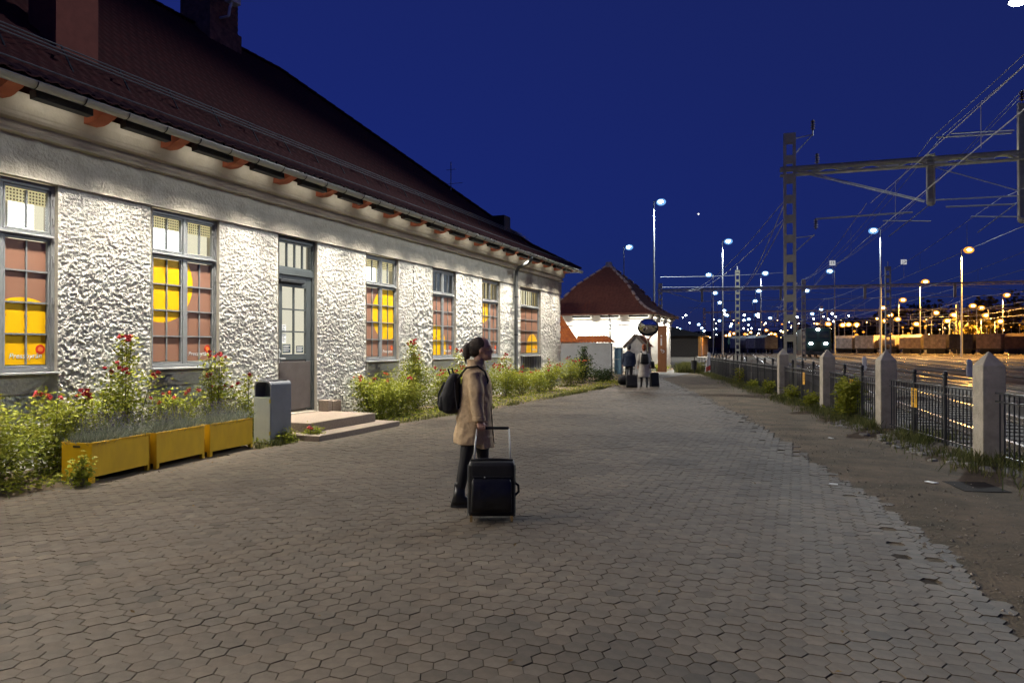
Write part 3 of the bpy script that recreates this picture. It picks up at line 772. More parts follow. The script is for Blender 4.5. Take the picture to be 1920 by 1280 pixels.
# floodlights under the eave, one in each rafter bay
def flood(loc, power, rz=0.0, tilt=4, cone=88, throw=0.0, label='black floodlight box between the rafters under the station eave', group='floodlights under the station eave', col=WARM, name='eave_floodlight', half=0.38):
    t = thing(name, label, 'floodlight', loc, rz, group)
    MB().box(-0.06, -half, -0.045, 0.06, half, 0.06).build('housing', M_dark, t, bevel=0.006, rot=(0, R(-tilt), 0))
    MB().bar((0, -half*0.6, 0.05), (0.0, -half*0.6, 0.25), 0.03, 0.012).bar((0, half*0.6, 0.05), (0.0, half*0.6, 0.25), 0.03, 0.012).build('hanger', M_dark, t)
    ld = bpy.data.lights.new('flood', 'AREA'); ld.energy = power*(0.105 if throw else 0.17); ld.color = col; ld.shape = 'RECTANGLE'; ld.size = 0.09; ld.size_y = half*2; ld.spread = R(cone)
    lo = bpy.data.objects.new('flood', ld); link(lo, t); lo.location = (0.02, 0, -0.07); lo.rotation_euler = (0, R(-tilt), 0)
    if throw:
        l4 = bpy.data.lights.new('wall_beam', 'AREA'); l4.energy = power*0.072; l4.color = col; l4.shape = 'RECTANGLE'; l4.size = 0.07; l4.size_y = half*2; l4.spread = R(56)
        lo4 = bpy.data.objects.new('wall_beam', l4); link(lo4, t); lo4.location = (-0.02, 0, -0.075); lo4.rotation_euler = (0, R(4), 0)
        l3 = bpy.data.lights.new('throw', 'SPOT'); l3.energy = throw; l3.color = col; l3.spot_size = R(106); l3.spot_blend = 0.8; l3.shadow_soft_size = 0.08
        lo3 = bpy.data.objects.new('throw', l3); link(lo3, t); lo3.location = (0.085, 0, -0.06); lo3.rotation_euler = (0, R(-65), 0)
    l2 = bpy.data.lights.new('cornice_fill', 'AREA'); l2.energy = power*0.0026; l2.color = col; l2.shape = 'RECTANGLE'; l2.size = 0.05; l2.size_y = half*2  # weak extra light added towards the wall to brighten cornice and rafters
    lo2 = bpy.data.objects.new('cornice_fill', l2); link(lo2, t); lo2.location = (-0.085, 0, -0.03); lo2.rotation_euler = (0, R(100), 0)
    return t
for k_, yk in enumerate(RY0[:-1]): flood((0.54, yk + 0.62, 4.66), EAVE_W*random.uniform(0.85, 1.15), throw=THROW_W*(2.6 if yk < 3 else 1.0), label='black floodlight box under the station eave, %s from the far corner' % ORD[len(RY0)-2-k_] if yk > 2.5 else 'unseen floodlight box added under the station eave beyond the left picture edge')  # unseen near boxes are added, with stronger throw to light woman and foreground
for k in range(3): flood((-1.6 - 3.2*k, 28.75, 4.60), EAVE_W*7.0, R(90), 30, 160, label='floodlight box under the far end eave of the station', group='floodlights under the far end eave')

# ------------------------------------------------------------------ cabin at the end of the forecourt
CB = thing('station_cabin', 'small white cabin with pyramid tile roof, brightly lit, beyond the station', 'building', (0, 0, 0))
bx0, bx1, by0, by1 = -6.6, 0.55, 44.5, 52.5
M_cw = mat('cabin_stucco', (0.72, 0.70, 0.64), 0.95, scale=7, col2=(0.62, 0.60, 0.54), spec=0.1)
D, Yg, Zg, Fw = rough_wall(bx0, bx1, 0.0, 2.75, 0.06, [], 90)
inst('wall', np_mesh('wall', np.stack([Yg, by0 - D*1.2, Zg], -1).reshape(-1, 3), Fw, M_cw, True), CB)
D, Yg, Zg, Fw = rough_wall(by0, by1, 0.0, 2.75, 0.06, [], 95)
inst('wall', np_mesh('wall', np.stack([bx1 + D*1.2, Yg, Zg], -1).reshape(-1, 3), Fw, M_cw, True), CB)
cw = MB().box(bx0, by0+0.02, 0.0, bx1-0.02, by1, 3.66)
cw.build('rear_wall', M_cw, CB)
co = MB()
for (z0, z1, o) in ((2.75, 2.98, 0.05), (2.98, 3.05, 0.10), (3.05, 3.22, 0.07), (3.22, 3.30, 0.13), (3.30, 3.40, 0.17), (3.40, 3.60, 0.20)):
    co.box(bx0-o, by0-o, z0, bx1+o, by1+o, z1)
co.build('cornice', M_cw, CB)
ov = 0.5; apex = (-3.02, 48.5, 7.25)
croof = MB().box(bx0-ov+0.05, by0-ov+0.05, 3.60, bx1+ov-0.05, by1+ov-0.05, 3.66).build('roof', M_soff, CB)
def bell(t): return t + 0.0 - 0.10*math.sin(math.pi*min(1, t/0.55))*1.0 if t < 0.55 else t
def slope_face(c0, c1, nwave, name):
    c0, c1, ap_ = np.array(c0), np.array(c1), np.array(apex)
    L = np.linalg.norm(c1-c0); K = int(L/0.045); S = 30
    V_ = []
    for s_ in range(S*2):
        r = (s_+1)//2/S; lift = 0.03 if s_ % 2 == 0 else 0.0
        zb = bell(r)
        for k in range(K+1):
            u = k/K; base = c0 + (c1-c0)*u
            p = base + (ap_-base)*r
            # keep tile columns running straight up the slope
            al = u*L; lo, hi = r*L/2, L - r*L/2; al = min(max(al, lo), hi)
            q = c0 + (c1-c0)*al/L; mid = (c0+c1)/2; inward = (ap_[:2] - mid[:2])
            xy = q[:2] + inward*r
            V_.append((xy[0], xy[1], 3.66 + (ap_[2]-3.66)*zb + lift + 0.03*(0.5+0.5*math.sin(2*math.pi*al/0.22))))
    V_ = np.array(V_); ix = np.arange(S*2*(K+1)).reshape(S*2, K+1)
    F_ = np.stack([ix[:-1, :-1], ix[:-1, 1:], ix[1:, 1:], ix[1:, :-1]], -1).reshape(-1, 4)
    o = inst(name, np_mesh(name, V_, F_, mat('cabin_tile', (0.25, 0.10, 0.065), 0.85, col2=(0.16, 0.065, 0.045)), True), croof); tag(o, kind='stuff')
P00, P10, P11, P01 = (bx0-ov, by0-ov, 3.66), (bx1+ov, by0-ov, 3.66), (bx1+ov, by1+ov, 3.66), (bx0-ov, by1+ov, 3.66)
for a, b in ((P00, P10), (P10, P11), (P11, P01), (P01, P00)): slope_face(a, b, 36, 'roof_tiles')
hipm = rt.mesh('hip_tile', mat('cabin_hip', (0.62, 0.50, 0.42), 0.8), True)
def hip_pts(c): return [Vector((c[0] + (apex[0]-c[0])*r, c[1] + (apex[1]-c[1])*r, 3.70 + (apex[2]-3.66)*bell(r))) for r in np.linspace(0, 1, 13)]
for c in (P10, P11, P00):
    hp = hip_pts(c)
    for a, b in zip(hp[:-1], hp[1:]): run_tiles(a, b, parent=croof, me=hipm, L=0.36)
MB().cyl((apex[0], apex[1], 7.1), (apex[0], apex[1], 7.45), 0.28, 0.22, 8).build('roof_cap', M_gutt, croof)
MB().box(bx0-ov, by0-ov-0.03, 3.58, bx1+ov+0.03, by0-ov, 3.70).box(bx1+ov, by0-ov, 3.58, bx1+ov+0.03, by1+ov, 3.70).build('fascia', mat('fascia_brown', (0.22, 0.09, 0.06), 0.7), croof)
dent = MB().box(-0.05, -0.06, 0, 0.20, 0.06, 0.12).mesh('rafter', M_cw)
for k in range(13): inst('rafter', dent, CB, (bx1+0.17, by0+0.2+k*0.63, 3.46))
for k in range(11): inst('rafter', dent, CB, (bx0+0.3+k*0.64, by0-0.17, 3.46), rz=R(-90))
MB().tube([(-1.9, by0-0.45, 3.6), (-1.9, by0-0.35, 3.4), (-1.9, by0-0.16, 3.2), (-1.9, by0-0.16, 0.2)], 0.055, 8).build('downpipe', M_dark, CB)
for k in range(4): flood((-5.6 + 1.85*k, 44.16, 3.48), CABIN_W, R(-90), 22, 160, 0.0, 'floodlight box under the front eave of the white cabin', 'floodlights under the cabin eave', (1, 0.95, 0.84), half=0.6)
for k in range(3): flood((0.9, 45.6 + 2.6*k, 3.48), CABIN_W*0.8, 0, 22, 160, 0.0, 'floodlight box under the side eave of the white cabin', 'floodlights under the cabin side eave', (1, 0.95, 0.84), half=0.6)

# brown information pylon at the cabin corner
M_wood = mat('brown_board', (0.36, 0.155, 0.06), 0.6, scale=3, col2=(0.27, 0.11, 0.045), stretch=(6, 6, 0.6))
py_ = thing('information_pylon', 'tall narrow brown board with white i symbol at the cabin corner', 'sign', (1.45, 44.05, 0))
MB().box(-0.27, -0.04, 0.0, 0.27, 0.04, 2.85).build('board', M_wood, py_, bevel=0.01)
inst('symbol', text_mesh('i', 1.0, M_white), py_, (-0.05, -0.045, 1.95), rot=(R(90), 0, 0))
sw = MB().cyl((0.05, -0.046, 1.28), (0.05, -0.041, 1.28), 0.10, n=16).cyl((-0.05, -0.046, 1.38), (-0.05, -0.041, 1.38), 0.05, n=12).cyl((0.02, -0.048, 1.27), (0.02, -0.0465, 1.27), 0.05, n=12, mi=1)
sw.build('emblem', [M_white, M_wood], py_)

# low yard wall with tile coping, outbuilding with orange roof behind the station
YW = 38.0
gw = thing('yard_wall', 'low grey plastered wall with orange tile coping between station and cabin', 'wall', (0, 0, 0))
M_gwall = mat('grey_render', (0.30, 0.31, 0.32), 0.9, scale=3, var=0.08, bump=0.2)
MB().box(-8, YW, 0, -0.25, YW+0.25, 1.78).build('wall_panel', M_gwall, gw)
def tile_sheet(name, p00, p10, p11, p01, parent, material, period=0.2, courses=2):
    p00, p10, p11, p01 = map(np.array, (p00, p10, p11, p01)); L = np.linalg.norm(p10-p00); K = max(8, int(L/0.03)); V_ = []
    for s_ in range(courses*2):
        r = ((s_+1)//2)/courses
        for k in range(K+1):
            u = k/K; p = (p00*(1-u)+p10*u)*(1-r) + (p01*(1-u)+p11*u)*r
            V_.append((p[0], p[1], p[2] + 0.03*(0.5+0.5*math.sin(2*math.pi*u*L/period)) + (0.025 if s_ % 2 == 0 else 0)))
    ix = np.arange(courses*2*(K+1)).reshape(courses*2, K+1)
    F_ = np.stack([ix[:-1, :-1], ix[:-1, 1:], ix[1:, 1:], ix[1:, :-1]], -1).reshape(-1, 4)
    return inst(name, np_mesh(name, np.array(V_), F_, material, True), parent)
tile_sheet('coping_tiles', (-2.2, YW-0.22, 1.78), (-0.12, YW-0.22, 1.78), (-0.5, YW+0.12, 2.16), (-2.2, YW+0.12, 2.16), gw, M_tile2)
tile_sheet('coping_tiles', (-0.12, YW+0.46, 1.78), (-2.2, YW+0.46, 1.78), (-2.2, YW+0.12, 2.16), (-0.5, YW+0.12, 2.16), gw, M_tile2)
ob = thing('outbuilding', 'small outbuilding with bright orange tile roof peeking out behind the station corner', 'building', (0, 0, 0))
MB().box(-8, YW+0.27, 0, -2.3, YW+4.5, 1.9).build('wall', M_gwall, ob)
tile_sheet('roof_tiles', (-8, YW-0.25, 1.80), (-2.0, YW-0.25, 1.80), (-4.6, YW+2.3, 4.5), (-8, YW+2.3, 4.5), ob, M_tile2, courses=10)

# gabled cellar entrance, blue cabinet
ce = thing('cellar_entrance', 'small white gabled entrance with red tile roof before the cabin', 'entrance', (0.75, 39.7, 0))
MB().prism([(-0.52, 0), (0.52, 0), (0.52, 1.62), (0, 2.16), (-0.52, 1.62)], 0, 1.7).build('wall', mat('gable_render', (0.55, 0.54, 0.52), 0.9), ce)
for s_ in (-1, 1):
    tile_sheet('roof_tiles', (0.66*s_, -0.12, 1.52), (0.66*s_, 1.8, 1.52), (0, 1.8, 2.22), (0, -0.12, 2.22), ce, M_tile2, courses=3)
    MB().bar((0.68*s_, -0.13, 1.52), (0, -0.13, 2.24), 0.05, 0.16).build('bargeboard', mat('bargeboard', (0.16, 0.13, 0.11), 0.8), ce)
cbn = thing('blue_cabinet', 'pale blue tall cabinet between yard wall and gabled entrance', 'cabinet', (-0.13, 39.2, 0))
M_blue = mat('cabinet_blue', (0.14, 0.27, 0.36), 0.5)
MB().box(-0.2, -0.2, 0.05, 0.2, 0.2, 1.52).build('body', M_blue, cbn, bevel=0.015)
MB().box(-0.18, -0.215, 0.10, 0.18, -0.201, 1.46).build('cabinet_door', M_blue, cbn)
MB().box(-0.18, -0.222, 0.86, 0.10, -0.216, 0.89).build('handle', M_sill, cbn)

# round traffic mirror
mr = thing('traffic_mirror', 'round convex traffic mirror on a red forked bracket', 'mirror', (3.12, 31.0, 0), R(14))
MB().cyl((0, 0.06, 0), (0, 0.06, 1.95), 0.035).build('pole', mat('pole_olive', (0.20, 0.20, 0.13), 0.6), mr)
MB().tube([(0, 0.05, 1.7), (0, 0.04, 1.88), (-0.24, 0.04, 2.12)], 0.022, 6).tube([(0, 0.04, 1.88), (0.24, 0.04, 2.12)], 0.022, 6).build('bracket', M_red, mr)
mm = MB(); rings = 7; seg = 28
mm.v = [(0, -0.10, 2.42)]
for r in range(1, rings+1):
    q = r/rings
    for i in range(seg):
        t = 2*math.pi*i/seg; mm.v.append((0.41*q*math.cos(t), -0.10*(1-q*q), 2.42 + 0.34*q*math.sin(t)))
mm.f = [(0, 1+i, 1+(i+1) % seg) for i in range(seg)]
for r in range(rings-1):
    for i in range(seg): a = 1+r*seg; mm.f.append((a+i, a+seg+i, a+seg+(i+1) % seg, a+(i+1) % seg))
mm.m = [0]*len(mm.f)
mm.v = [(x, y + (z-2.42)*(-0.20), z) for x, y, z in mm.v]      # the mirror leans down a little
mm.build('mirror_glass', mat('mirror_silver', (0.85, 0.85, 0.85), 0.04, metal=1.0, var=0.0), mr, smooth=True)
MB().tube([(0.425*math.cos(t), 0.0, 2.42+0.355*math.sin(t)) for t in np.linspace(0, 2*math.pi, 30)], 0.028, 6).build('rim', M_dark, mr, smooth=True)
MB().loft([(0, 0, 0, 0.41, 0.34), (0, 0, 0.05, 0.3, 0.25)], 20).build('back_shell', M_dark, mr, (0, 0.005, 2.42), rot=(R(-90), 0, 0))

# ------------------------------------------------------------------ planters, bin
lav_n = 900
def blades(n, x0, x1, y0, y1, zb, h0, h1, w, lean, seed, arch=0.0):
    g = np.random.default_rng(seed)
    b = np.stack([x0+(x1-x0)*g.random(n), y0+(y1-y0)*g.random(n), np.full(n, zb)], -1)
    h = h0+(h1-h0)*g.random(n); an = g.random(n)*2*math.pi; ln = lean*g.random(n)
    tip = b + np.stack([np.cos(an)*ln*h, np.sin(an)*ln*h, h], -1)
    side = np.stack([-np.sin(an+0.7), np.cos(an+0.7), np.zeros(n)], -1)*w
    V_ = np.stack([b-side/2, b+side/2, tip+side/4, tip-side/4], 1).reshape(-1, 3)
    return V_, np.arange(n*4).reshape(n, 4), np.repeat(g.random(n), 4), tip
def planter(x, y, rz, label, lab2, seed):
    t = thing('planter', label, 'planter', (x, y, 0), rz, 'yellow planter boxes by the rose bed')
    L_, W_, H_ = 0.96, 0.42, 0.47
    b = MB(); zb = 0.07
    b.box(-W_, 0, zb, -W_+0.012, L_, H_); b.box(-0.012, 0, zb, 0, L_, H_); b.box(-W_+0.012, 0, zb, -0.012, 0.012, H_); b.box(-W_+0.012, L_-0.012, zb, -0.012, L_, H_)
    b.box(-W_+0.012, 0.012, zb, -0.012, L_-0.012, zb+0.012)
    b.build('box', M_yel, t, bevel=0.003)
    MB().box(-W_+0.013, 0.013, 0.30, -0.013, L_-0.013, 0.40).build('soil', mat('soil', (0.05, 0.035, 0.022), 0.95, bump=0.8), t)
    for (a, c) in ((-W_, 0), (-0.05, 0), (-W_, L_-0.05), (-0.05, L_-0.05)):
        MB().box(a, c, 0, a+0.05, c+0.05, zb+0.02).build('foot', M_yel, t)
    MB().box(-W_*0.62, -0.003, H_-0.055, -W_*0.38, 0.0, H_-0.035).build('drain_slot', M_dark, t)
    MB().box(-0.02, 0.0, H_-0.006, 0.012, L_, H_+0.004).box(-W_-0.012, 0.0, H_-0.006, -W_+0.02, L_, H_+0.004).build('rim', M_yel, t)
    lv = thing('lavender_plant', lab2, 'plant', (x, y, 0), rz, 'lavender in the planters')
    V_, F_, tn_, tip = blades(int(lav_n*2.2), -W_+0.02, -0.02, 0.03, L_-0.03, 0.40, 0.05, 0.20, 0.007, 1.3, seed)
    inst('foliage', np_mesh('foliage', V_, F_, L_lav, tone=tn_), lv)
    V2, F2, t2, tip = blades(lav_n//2, -W_+0.05, -0.05, 0.05, L_-0.05, 0.42, 0.12, 0.36, 0.004, 0.8, seed+1)
    inst('stem', np_mesh('stem', V2, F2, L_lav, tone=t2), lv)
    sel = tip[: lav_n//3]; g = np.random.default_rng(seed+2); k = 5
    c = np.repeat(sel, k, 0) + (g.random((len(sel)*k, 3)) - 0.5)*np.array([0.014, 0.014, 0.05])
    s_ = 0.008; A = g.normal(size=c.shape); A /= np.linalg.norm(A, axis=1)[:, None]; B = np.cross(A, [0.3, 0.5, 0.8])
    V_ = np.stack([c-A*s_, c-B*s_, c+A*s_, c+B*s_], 1).reshape(-1, 3)
    inst('flower_spikes', np_mesh('flower_spikes', V_, np.arange(len(c)*4).reshape(-1, 4), L_lavf, tone=np.repeat(g.random(len(c)), 4)), lv)
planter(1.53, 5.88, R(9.5), 'yellow planter box nearest the camera, with a weed at its corner', 'lavender in the nearest yellow planter', 1)
planter(1.42, 6.88, R(8.5), 'middle one of the three yellow planter boxes', 'lavender in the middle yellow planter', 5)
planter(1.28, 7.93, R(5.0), 'yellow planter box beside the grey litter bin', 'lavender in the planter beside the litter bin', 9)

lb_ = thing('litter_bin', 'grey metal litter bin with open hood beside the entrance steps', 'litter bin', (0.88, 9.28, 0), R(-4))
M_bin = mat('bin_grey', (0.20, 0.205, 0.22), 0.45, var=0.05); M_bin2 = mat('bin_door', (0.40, 0.42, 0.37), 0.5, var=0.05)
BW, BL, BH = 0.36, 0.46, 1.03
hood = MB(); r_ = 0.07; outer = [(0, 0.0), (0, BH-r_)] + [(r_-r_*math.cos(t), BH-r_+r_*math.sin(t)) for t in np.linspace(0.3, math.pi/2, 4)] + [(BW-r_+r_*math.sin(t), BH-r_+r_*math.cos(t)) for t in np.linspace(0, 1.27, 4)] + [(BW, BH-r_), (BW, 0.0)]
inner = [(0.018 + (BW-0.036)*p[0]/BW, p[1] if p[1] < 0.5 else p[1]-0.02) for p in outer]
for k in range(len(outer)-1):
    o0, o1, i0, i1 = outer[k], outer[k+1], inner[k], inner[k+1]
    hood.prism([o0, o1, i1, i0], 0, BL)
hood.build('hood', M_bin, lb_)
MB().box(0.02, 0.02, 0.04, BW-0.02, BL-0.02, 0.76).build('inner_box', M_dark, lb_)
MB().box(0.004, -0.016, 0.03, BW-0.004, 0.0, 0.77).build('bin_door', M_bin2, lb_, bevel=0.004)
MB().box(0.02, 0.22, 0.765, 0.26, 0.24, BH-0.025).build('back_plate', M_bin, lb_)
MB().box(BW-0.02, -0.022, 0.68, BW+0.012, -0.012, 0.74).box(BW-0.02, -0.022, 0.16, BW+0.012, -0.012, 0.22).build('door_hinge', mat('brass', (0.5, 0.42, 0.10), 0.4, metal=0.5), lb_)
MB().cyl((0.03, -0.02, 0.50), (0.03, -0.012, 0.50), 0.012, n=8).build('lock', M_dark, lb_)
MB().box(0.05, 0.05, BH-0.005, BW-0.05, BL-0.05, BH+0.012).build('ash_lid', M_dark, lb_)

# ------------------------------------------------------------------ plants along the wall
def leaf_quads(c, size, up, g, asp=0.55):
    n = len(c)
    d_ = g.normal(size=(n, 3)); d_[:, 2] = abs(d_[:, 2])*0.5 - 0.15; d_ /= np.linalg.norm(d_, axis=1)[:, None]
    nr = g.normal(size=(n, 3))*0.5 + np.array([0, 0, up]); s_ = np.cross(d_, nr); s_ /= np.linalg.norm(s_, axis=1)[:, None] + 1e-6
    L_ = (size*(0.6+0.8*g.random(n)))[:, None]; nn = np.cross(s_, d_)
    b, tip = c - d_*L_*0.5, c + d_*L_*0.5
    l_ = c + s_*L_*asp*0.5 + nn*L_*0.08 - d_*L_*0.05; r2 = c - s_*L_*asp*0.5 + nn*L_*0.08 - d_*L_*0.05
    return np.stack([b, r2, tip, l_], 1).reshape(-1, 3), np.arange(n*4).reshape(n, 4)
def rose_bush(x, y, h, rx, ry, nl, label, seed, lm=None, flowers=6, group='rose bushes along the wall', name='rose_bush', size=0.055, tall=0):
    nl = int(nl*1.55); g = np.random.default_rng(seed); t = thing(name, label, 'plant', (x, y, 0), 0, group)
    st = MB(); cs = []
    ns = max(5, int(9*rx/0.5)); tips = []
    for k in range(ns + tall):
        an = g.random()*2*math.pi; rr = math.sqrt(g.random())
        ex, ey = rx*rr*math.cos(an), ry*rr*math.sin(an); hh = h*(0.62+0.33*g.random())*(1-0.25*rr) if k >= tall else h
        if k < tall: ex *= 0.35; ey *= 0.35
        pts = [Vector((ex*0.15, ey*0.15, 0)), Vector((ex*0.5, ey*0.5, hh*0.45)), Vector((ex, ey, hh))]
        st.tube(pts, [0.010, 0.007, 0.004], 5); tips.append((ex, ey, hh))
        m = nl//(ns+tall)
        u = g.random(m)**0.8; spread = (0.13*rx/0.5 + 0.05)*(1.1-0.55*u) if k >= tall else 0.10*(1.1-0.4*u)
        P = np.stack([ex*(0.15+0.85*u), ey*(0.15+0.85*u), hh*(0.10+0.9*u)], -1) + g.normal(size=(m, 3))*spread[:, None]*np.array([1, 1, 0.8])
        cs.append(P)
    C = np.concatenate(cs); C[:, 2] = np.maximum(C[:, 2], 0.03); C[:, 0] = np.maximum(C[:, 0], 0.09 - x)
    V_, F_ = leaf_quads(C, size, 0.8, g)
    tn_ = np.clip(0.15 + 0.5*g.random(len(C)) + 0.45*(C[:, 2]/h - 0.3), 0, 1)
    st.build('stem', M_stem, t)
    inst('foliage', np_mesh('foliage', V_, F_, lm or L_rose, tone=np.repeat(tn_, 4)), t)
    tips.sort(key=lambda p: -p[2])
    for (ex, ey, hh) in tips[:flowers]:
        for q in range(g.integers(2, 6)):
            o = g.normal(size=3)*np.array([0.05, 0.05, 0.03]) + np.array([ex, ey, hh+0.04])
            m = 16; dv = g.normal(size=(m, 3)); dv /= np.linalg.norm(dv, axis=1)[:, None]; c = o + dv*0.018
            V_, F_ = leaf_quads(c, 0.036, 0.3, g, 0.95)
            inst('flower', np_mesh('flower', V_, F_, L_pet, tone=np.repeat(np.clip(g.random()*0.6+0.4*g.random(len(c)), 0, 1), 4)), t)
    return t
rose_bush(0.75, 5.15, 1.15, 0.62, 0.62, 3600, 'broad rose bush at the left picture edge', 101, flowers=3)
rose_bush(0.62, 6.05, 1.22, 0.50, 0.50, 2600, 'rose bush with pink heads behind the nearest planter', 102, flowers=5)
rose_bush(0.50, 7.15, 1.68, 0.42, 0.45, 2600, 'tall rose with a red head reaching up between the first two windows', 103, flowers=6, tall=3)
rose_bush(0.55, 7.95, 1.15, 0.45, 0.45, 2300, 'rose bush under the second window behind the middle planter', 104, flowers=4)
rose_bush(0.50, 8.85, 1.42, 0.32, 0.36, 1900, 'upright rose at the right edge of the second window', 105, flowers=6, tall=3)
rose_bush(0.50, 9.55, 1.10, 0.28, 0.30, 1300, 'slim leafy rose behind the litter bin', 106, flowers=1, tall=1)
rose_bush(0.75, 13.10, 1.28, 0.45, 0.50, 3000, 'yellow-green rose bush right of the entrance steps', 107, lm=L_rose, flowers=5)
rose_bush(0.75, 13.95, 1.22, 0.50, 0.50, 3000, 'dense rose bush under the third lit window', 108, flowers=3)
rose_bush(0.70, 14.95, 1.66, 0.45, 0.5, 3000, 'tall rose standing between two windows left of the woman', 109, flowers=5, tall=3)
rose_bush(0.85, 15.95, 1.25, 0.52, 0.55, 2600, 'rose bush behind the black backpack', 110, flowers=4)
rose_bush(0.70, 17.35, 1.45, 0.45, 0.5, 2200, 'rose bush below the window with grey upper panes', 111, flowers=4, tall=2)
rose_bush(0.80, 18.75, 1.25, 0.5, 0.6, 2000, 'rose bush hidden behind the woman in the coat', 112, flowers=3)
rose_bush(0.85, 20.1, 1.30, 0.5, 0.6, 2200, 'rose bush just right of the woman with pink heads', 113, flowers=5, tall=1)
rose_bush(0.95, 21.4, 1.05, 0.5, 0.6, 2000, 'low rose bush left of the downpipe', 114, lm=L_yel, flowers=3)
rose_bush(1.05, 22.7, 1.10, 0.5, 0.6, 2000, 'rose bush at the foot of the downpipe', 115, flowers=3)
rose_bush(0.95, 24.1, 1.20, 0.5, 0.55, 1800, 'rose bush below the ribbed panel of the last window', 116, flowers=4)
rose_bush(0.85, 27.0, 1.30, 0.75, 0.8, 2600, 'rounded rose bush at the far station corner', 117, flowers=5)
rose_bush(0.6, 29.3, 1.55, 0.55, 0.6, 1800, 'dark leafy shrub in front of the grey yard wall', 118, lm=L_dark, flowers=0, group=None, name='dark_shrub', size=0.08, tall=3)
rose_bush(1.0, 31.0, 0.75, 0.7, 0.8, 1200, 'low dark shrub at the foot of the yard wall', 119, lm=L_dark, flowers=0, group=None, name='dark_shrub', size=0.08)
rose_bush(1.62, 5.70, 0.44, 0.10, 0.12, 260, 'weed growing at the corner of the nearest yellow planter', 120, lm=L_yel, flowers=0, group=None, name='weed_plant', size=0.05)
rose_bush(1.30, 9.55, 0.25, 0.14, 0.14, 260, 'small weed at the foot of the litter bin', 121, flowers=0, group=None, name='weed_plant', size=0.05)
rose_bush(1.42, 10.05, 0.26, 0.13, 0.14, 260, 'small weed at the left end of the entrance steps', 122, flowers=1, group=None, name='weed_plant', size=0.05)
rose_bush(1.1, 45.3, 0.5, 0.55, 0.7, 700, 'low leafy plant at the foot of the brown pylon', 123, lm=L_yel, flowers=0, group=None, name='weed_plant', size=0.09)
# ground cover in the bed
g = np.random.default_rng(5); cover = []
n = 9000; yy_ = 2.5 + 30*g.random(n)**1.3; xx_ = ledge(yy_) - 0.95*g.random(n)**1.6 + 0.05*g.normal(size=n)
skip = ((yy_ > 9.8) & (yy_ < 12.5)) | ((yy_ > 5.9) & (yy_ < 8.9) & (xx_ > 0.9)); xx_, yy_ = xx_[~skip], yy_[~skip]
C = np.stack([xx_, yy_, 0.03 + 0.16*g.random(len(xx_))*fbm(xx_*2, yy_*2, 9)*1.6], -1)
V_, F_ = leaf_quads(C, 0.05, 0.9, g)
gc = inst('ground_cover', np_mesh('ground_cover', V_, F_, L_rose, tone=np.repeat(g.random(len(C)), 4))); tag(gc, 'low leafy weeds and fallen leaves covering the rose bed', 'weeds', kind='stuff')
def grass(name, label, pts, h0, h1, seed, lm=L_grass, w=0.006):
    g = np.random.default_rng(seed); n = len(pts); h = h0+(h1-h0)*g.random(n); an = g.random(n)*2*math.pi; ln = 0.7*g.random(n)
    b = np.array(pts); tip = b + np.stack([np.cos(an)*ln*h, np.sin(an)*ln*h, h], -1); side = np.stack([-np.sin(an), np.cos(an), 0*an], -1)*w
    mid = (b*0.55+tip*0.45) + np.array([0, 0, 0.0]); mid[:, 2] += 0.1*h
    V_ = np.stack([b-side, b+side, mid+side*0.8, tip, mid-side*0.8], 1).reshape(-1, 3)
    F_ = np.arange(n*5).reshape(n, 5)
    o = inst(name, np_mesh(name, V_, F_, lm, tone=np.repeat(g.random(n), 5))); tag(o, label, 'grass', kind='stuff'); return o
n = 5200; yy_ = 2.5 + 28*g.random(n)**1.3; xx_ = ledge(yy_) + 0.07*g.normal(size=n) - 0.04
m_ = fbm(xx_*3, yy_*1.5, 12) > 0.46; m_ &= ~((yy_ > 10.4) & (yy_ < 12.45)) & ~((yy_ > 6.0) & (yy_ < 8.8))
grass('verge_grass', 'dry grass tufts along the edge of the rose bed', np.stack([xx_[m_], yy_[m_], 0*xx_[m_]], -1), 0.04, 0.14, 6)
n = 26000; yy_ = 6 + 38*g.random(n)**1.4; off = g.normal(size=n)*0.33 - 0.12; xx_ = fence_x(yy_) + off
m_ = fbm(xx_*1.2, yy_*1.2, 15) + 0.10*g.random(n) > 0.50
grass('fence_grass', 'green and dry grass growing along the iron fence', np.stack([xx_[m_], yy_[m_], np.full(m_.sum(), -0.01)], -1), 0.05, 0.20, 8)

# ------------------------------------------------------------------ fence with concrete posts
FA = math.atan2(0.229, 0.973)
fdir = Vector((-0.229, 0.973, 0)); FP0 = Vector((11.69, 11.89, 0))
M_post_me = MB()
pw_ = 0.15
M_post_me.loft([(0, 0, -0.05, pw_*1.414, pw_*1.414), (0, 0, 1.33, pw_*1.414, pw_*1.414), (0, 0, 1.52, 0.02, 0.02)], 4)
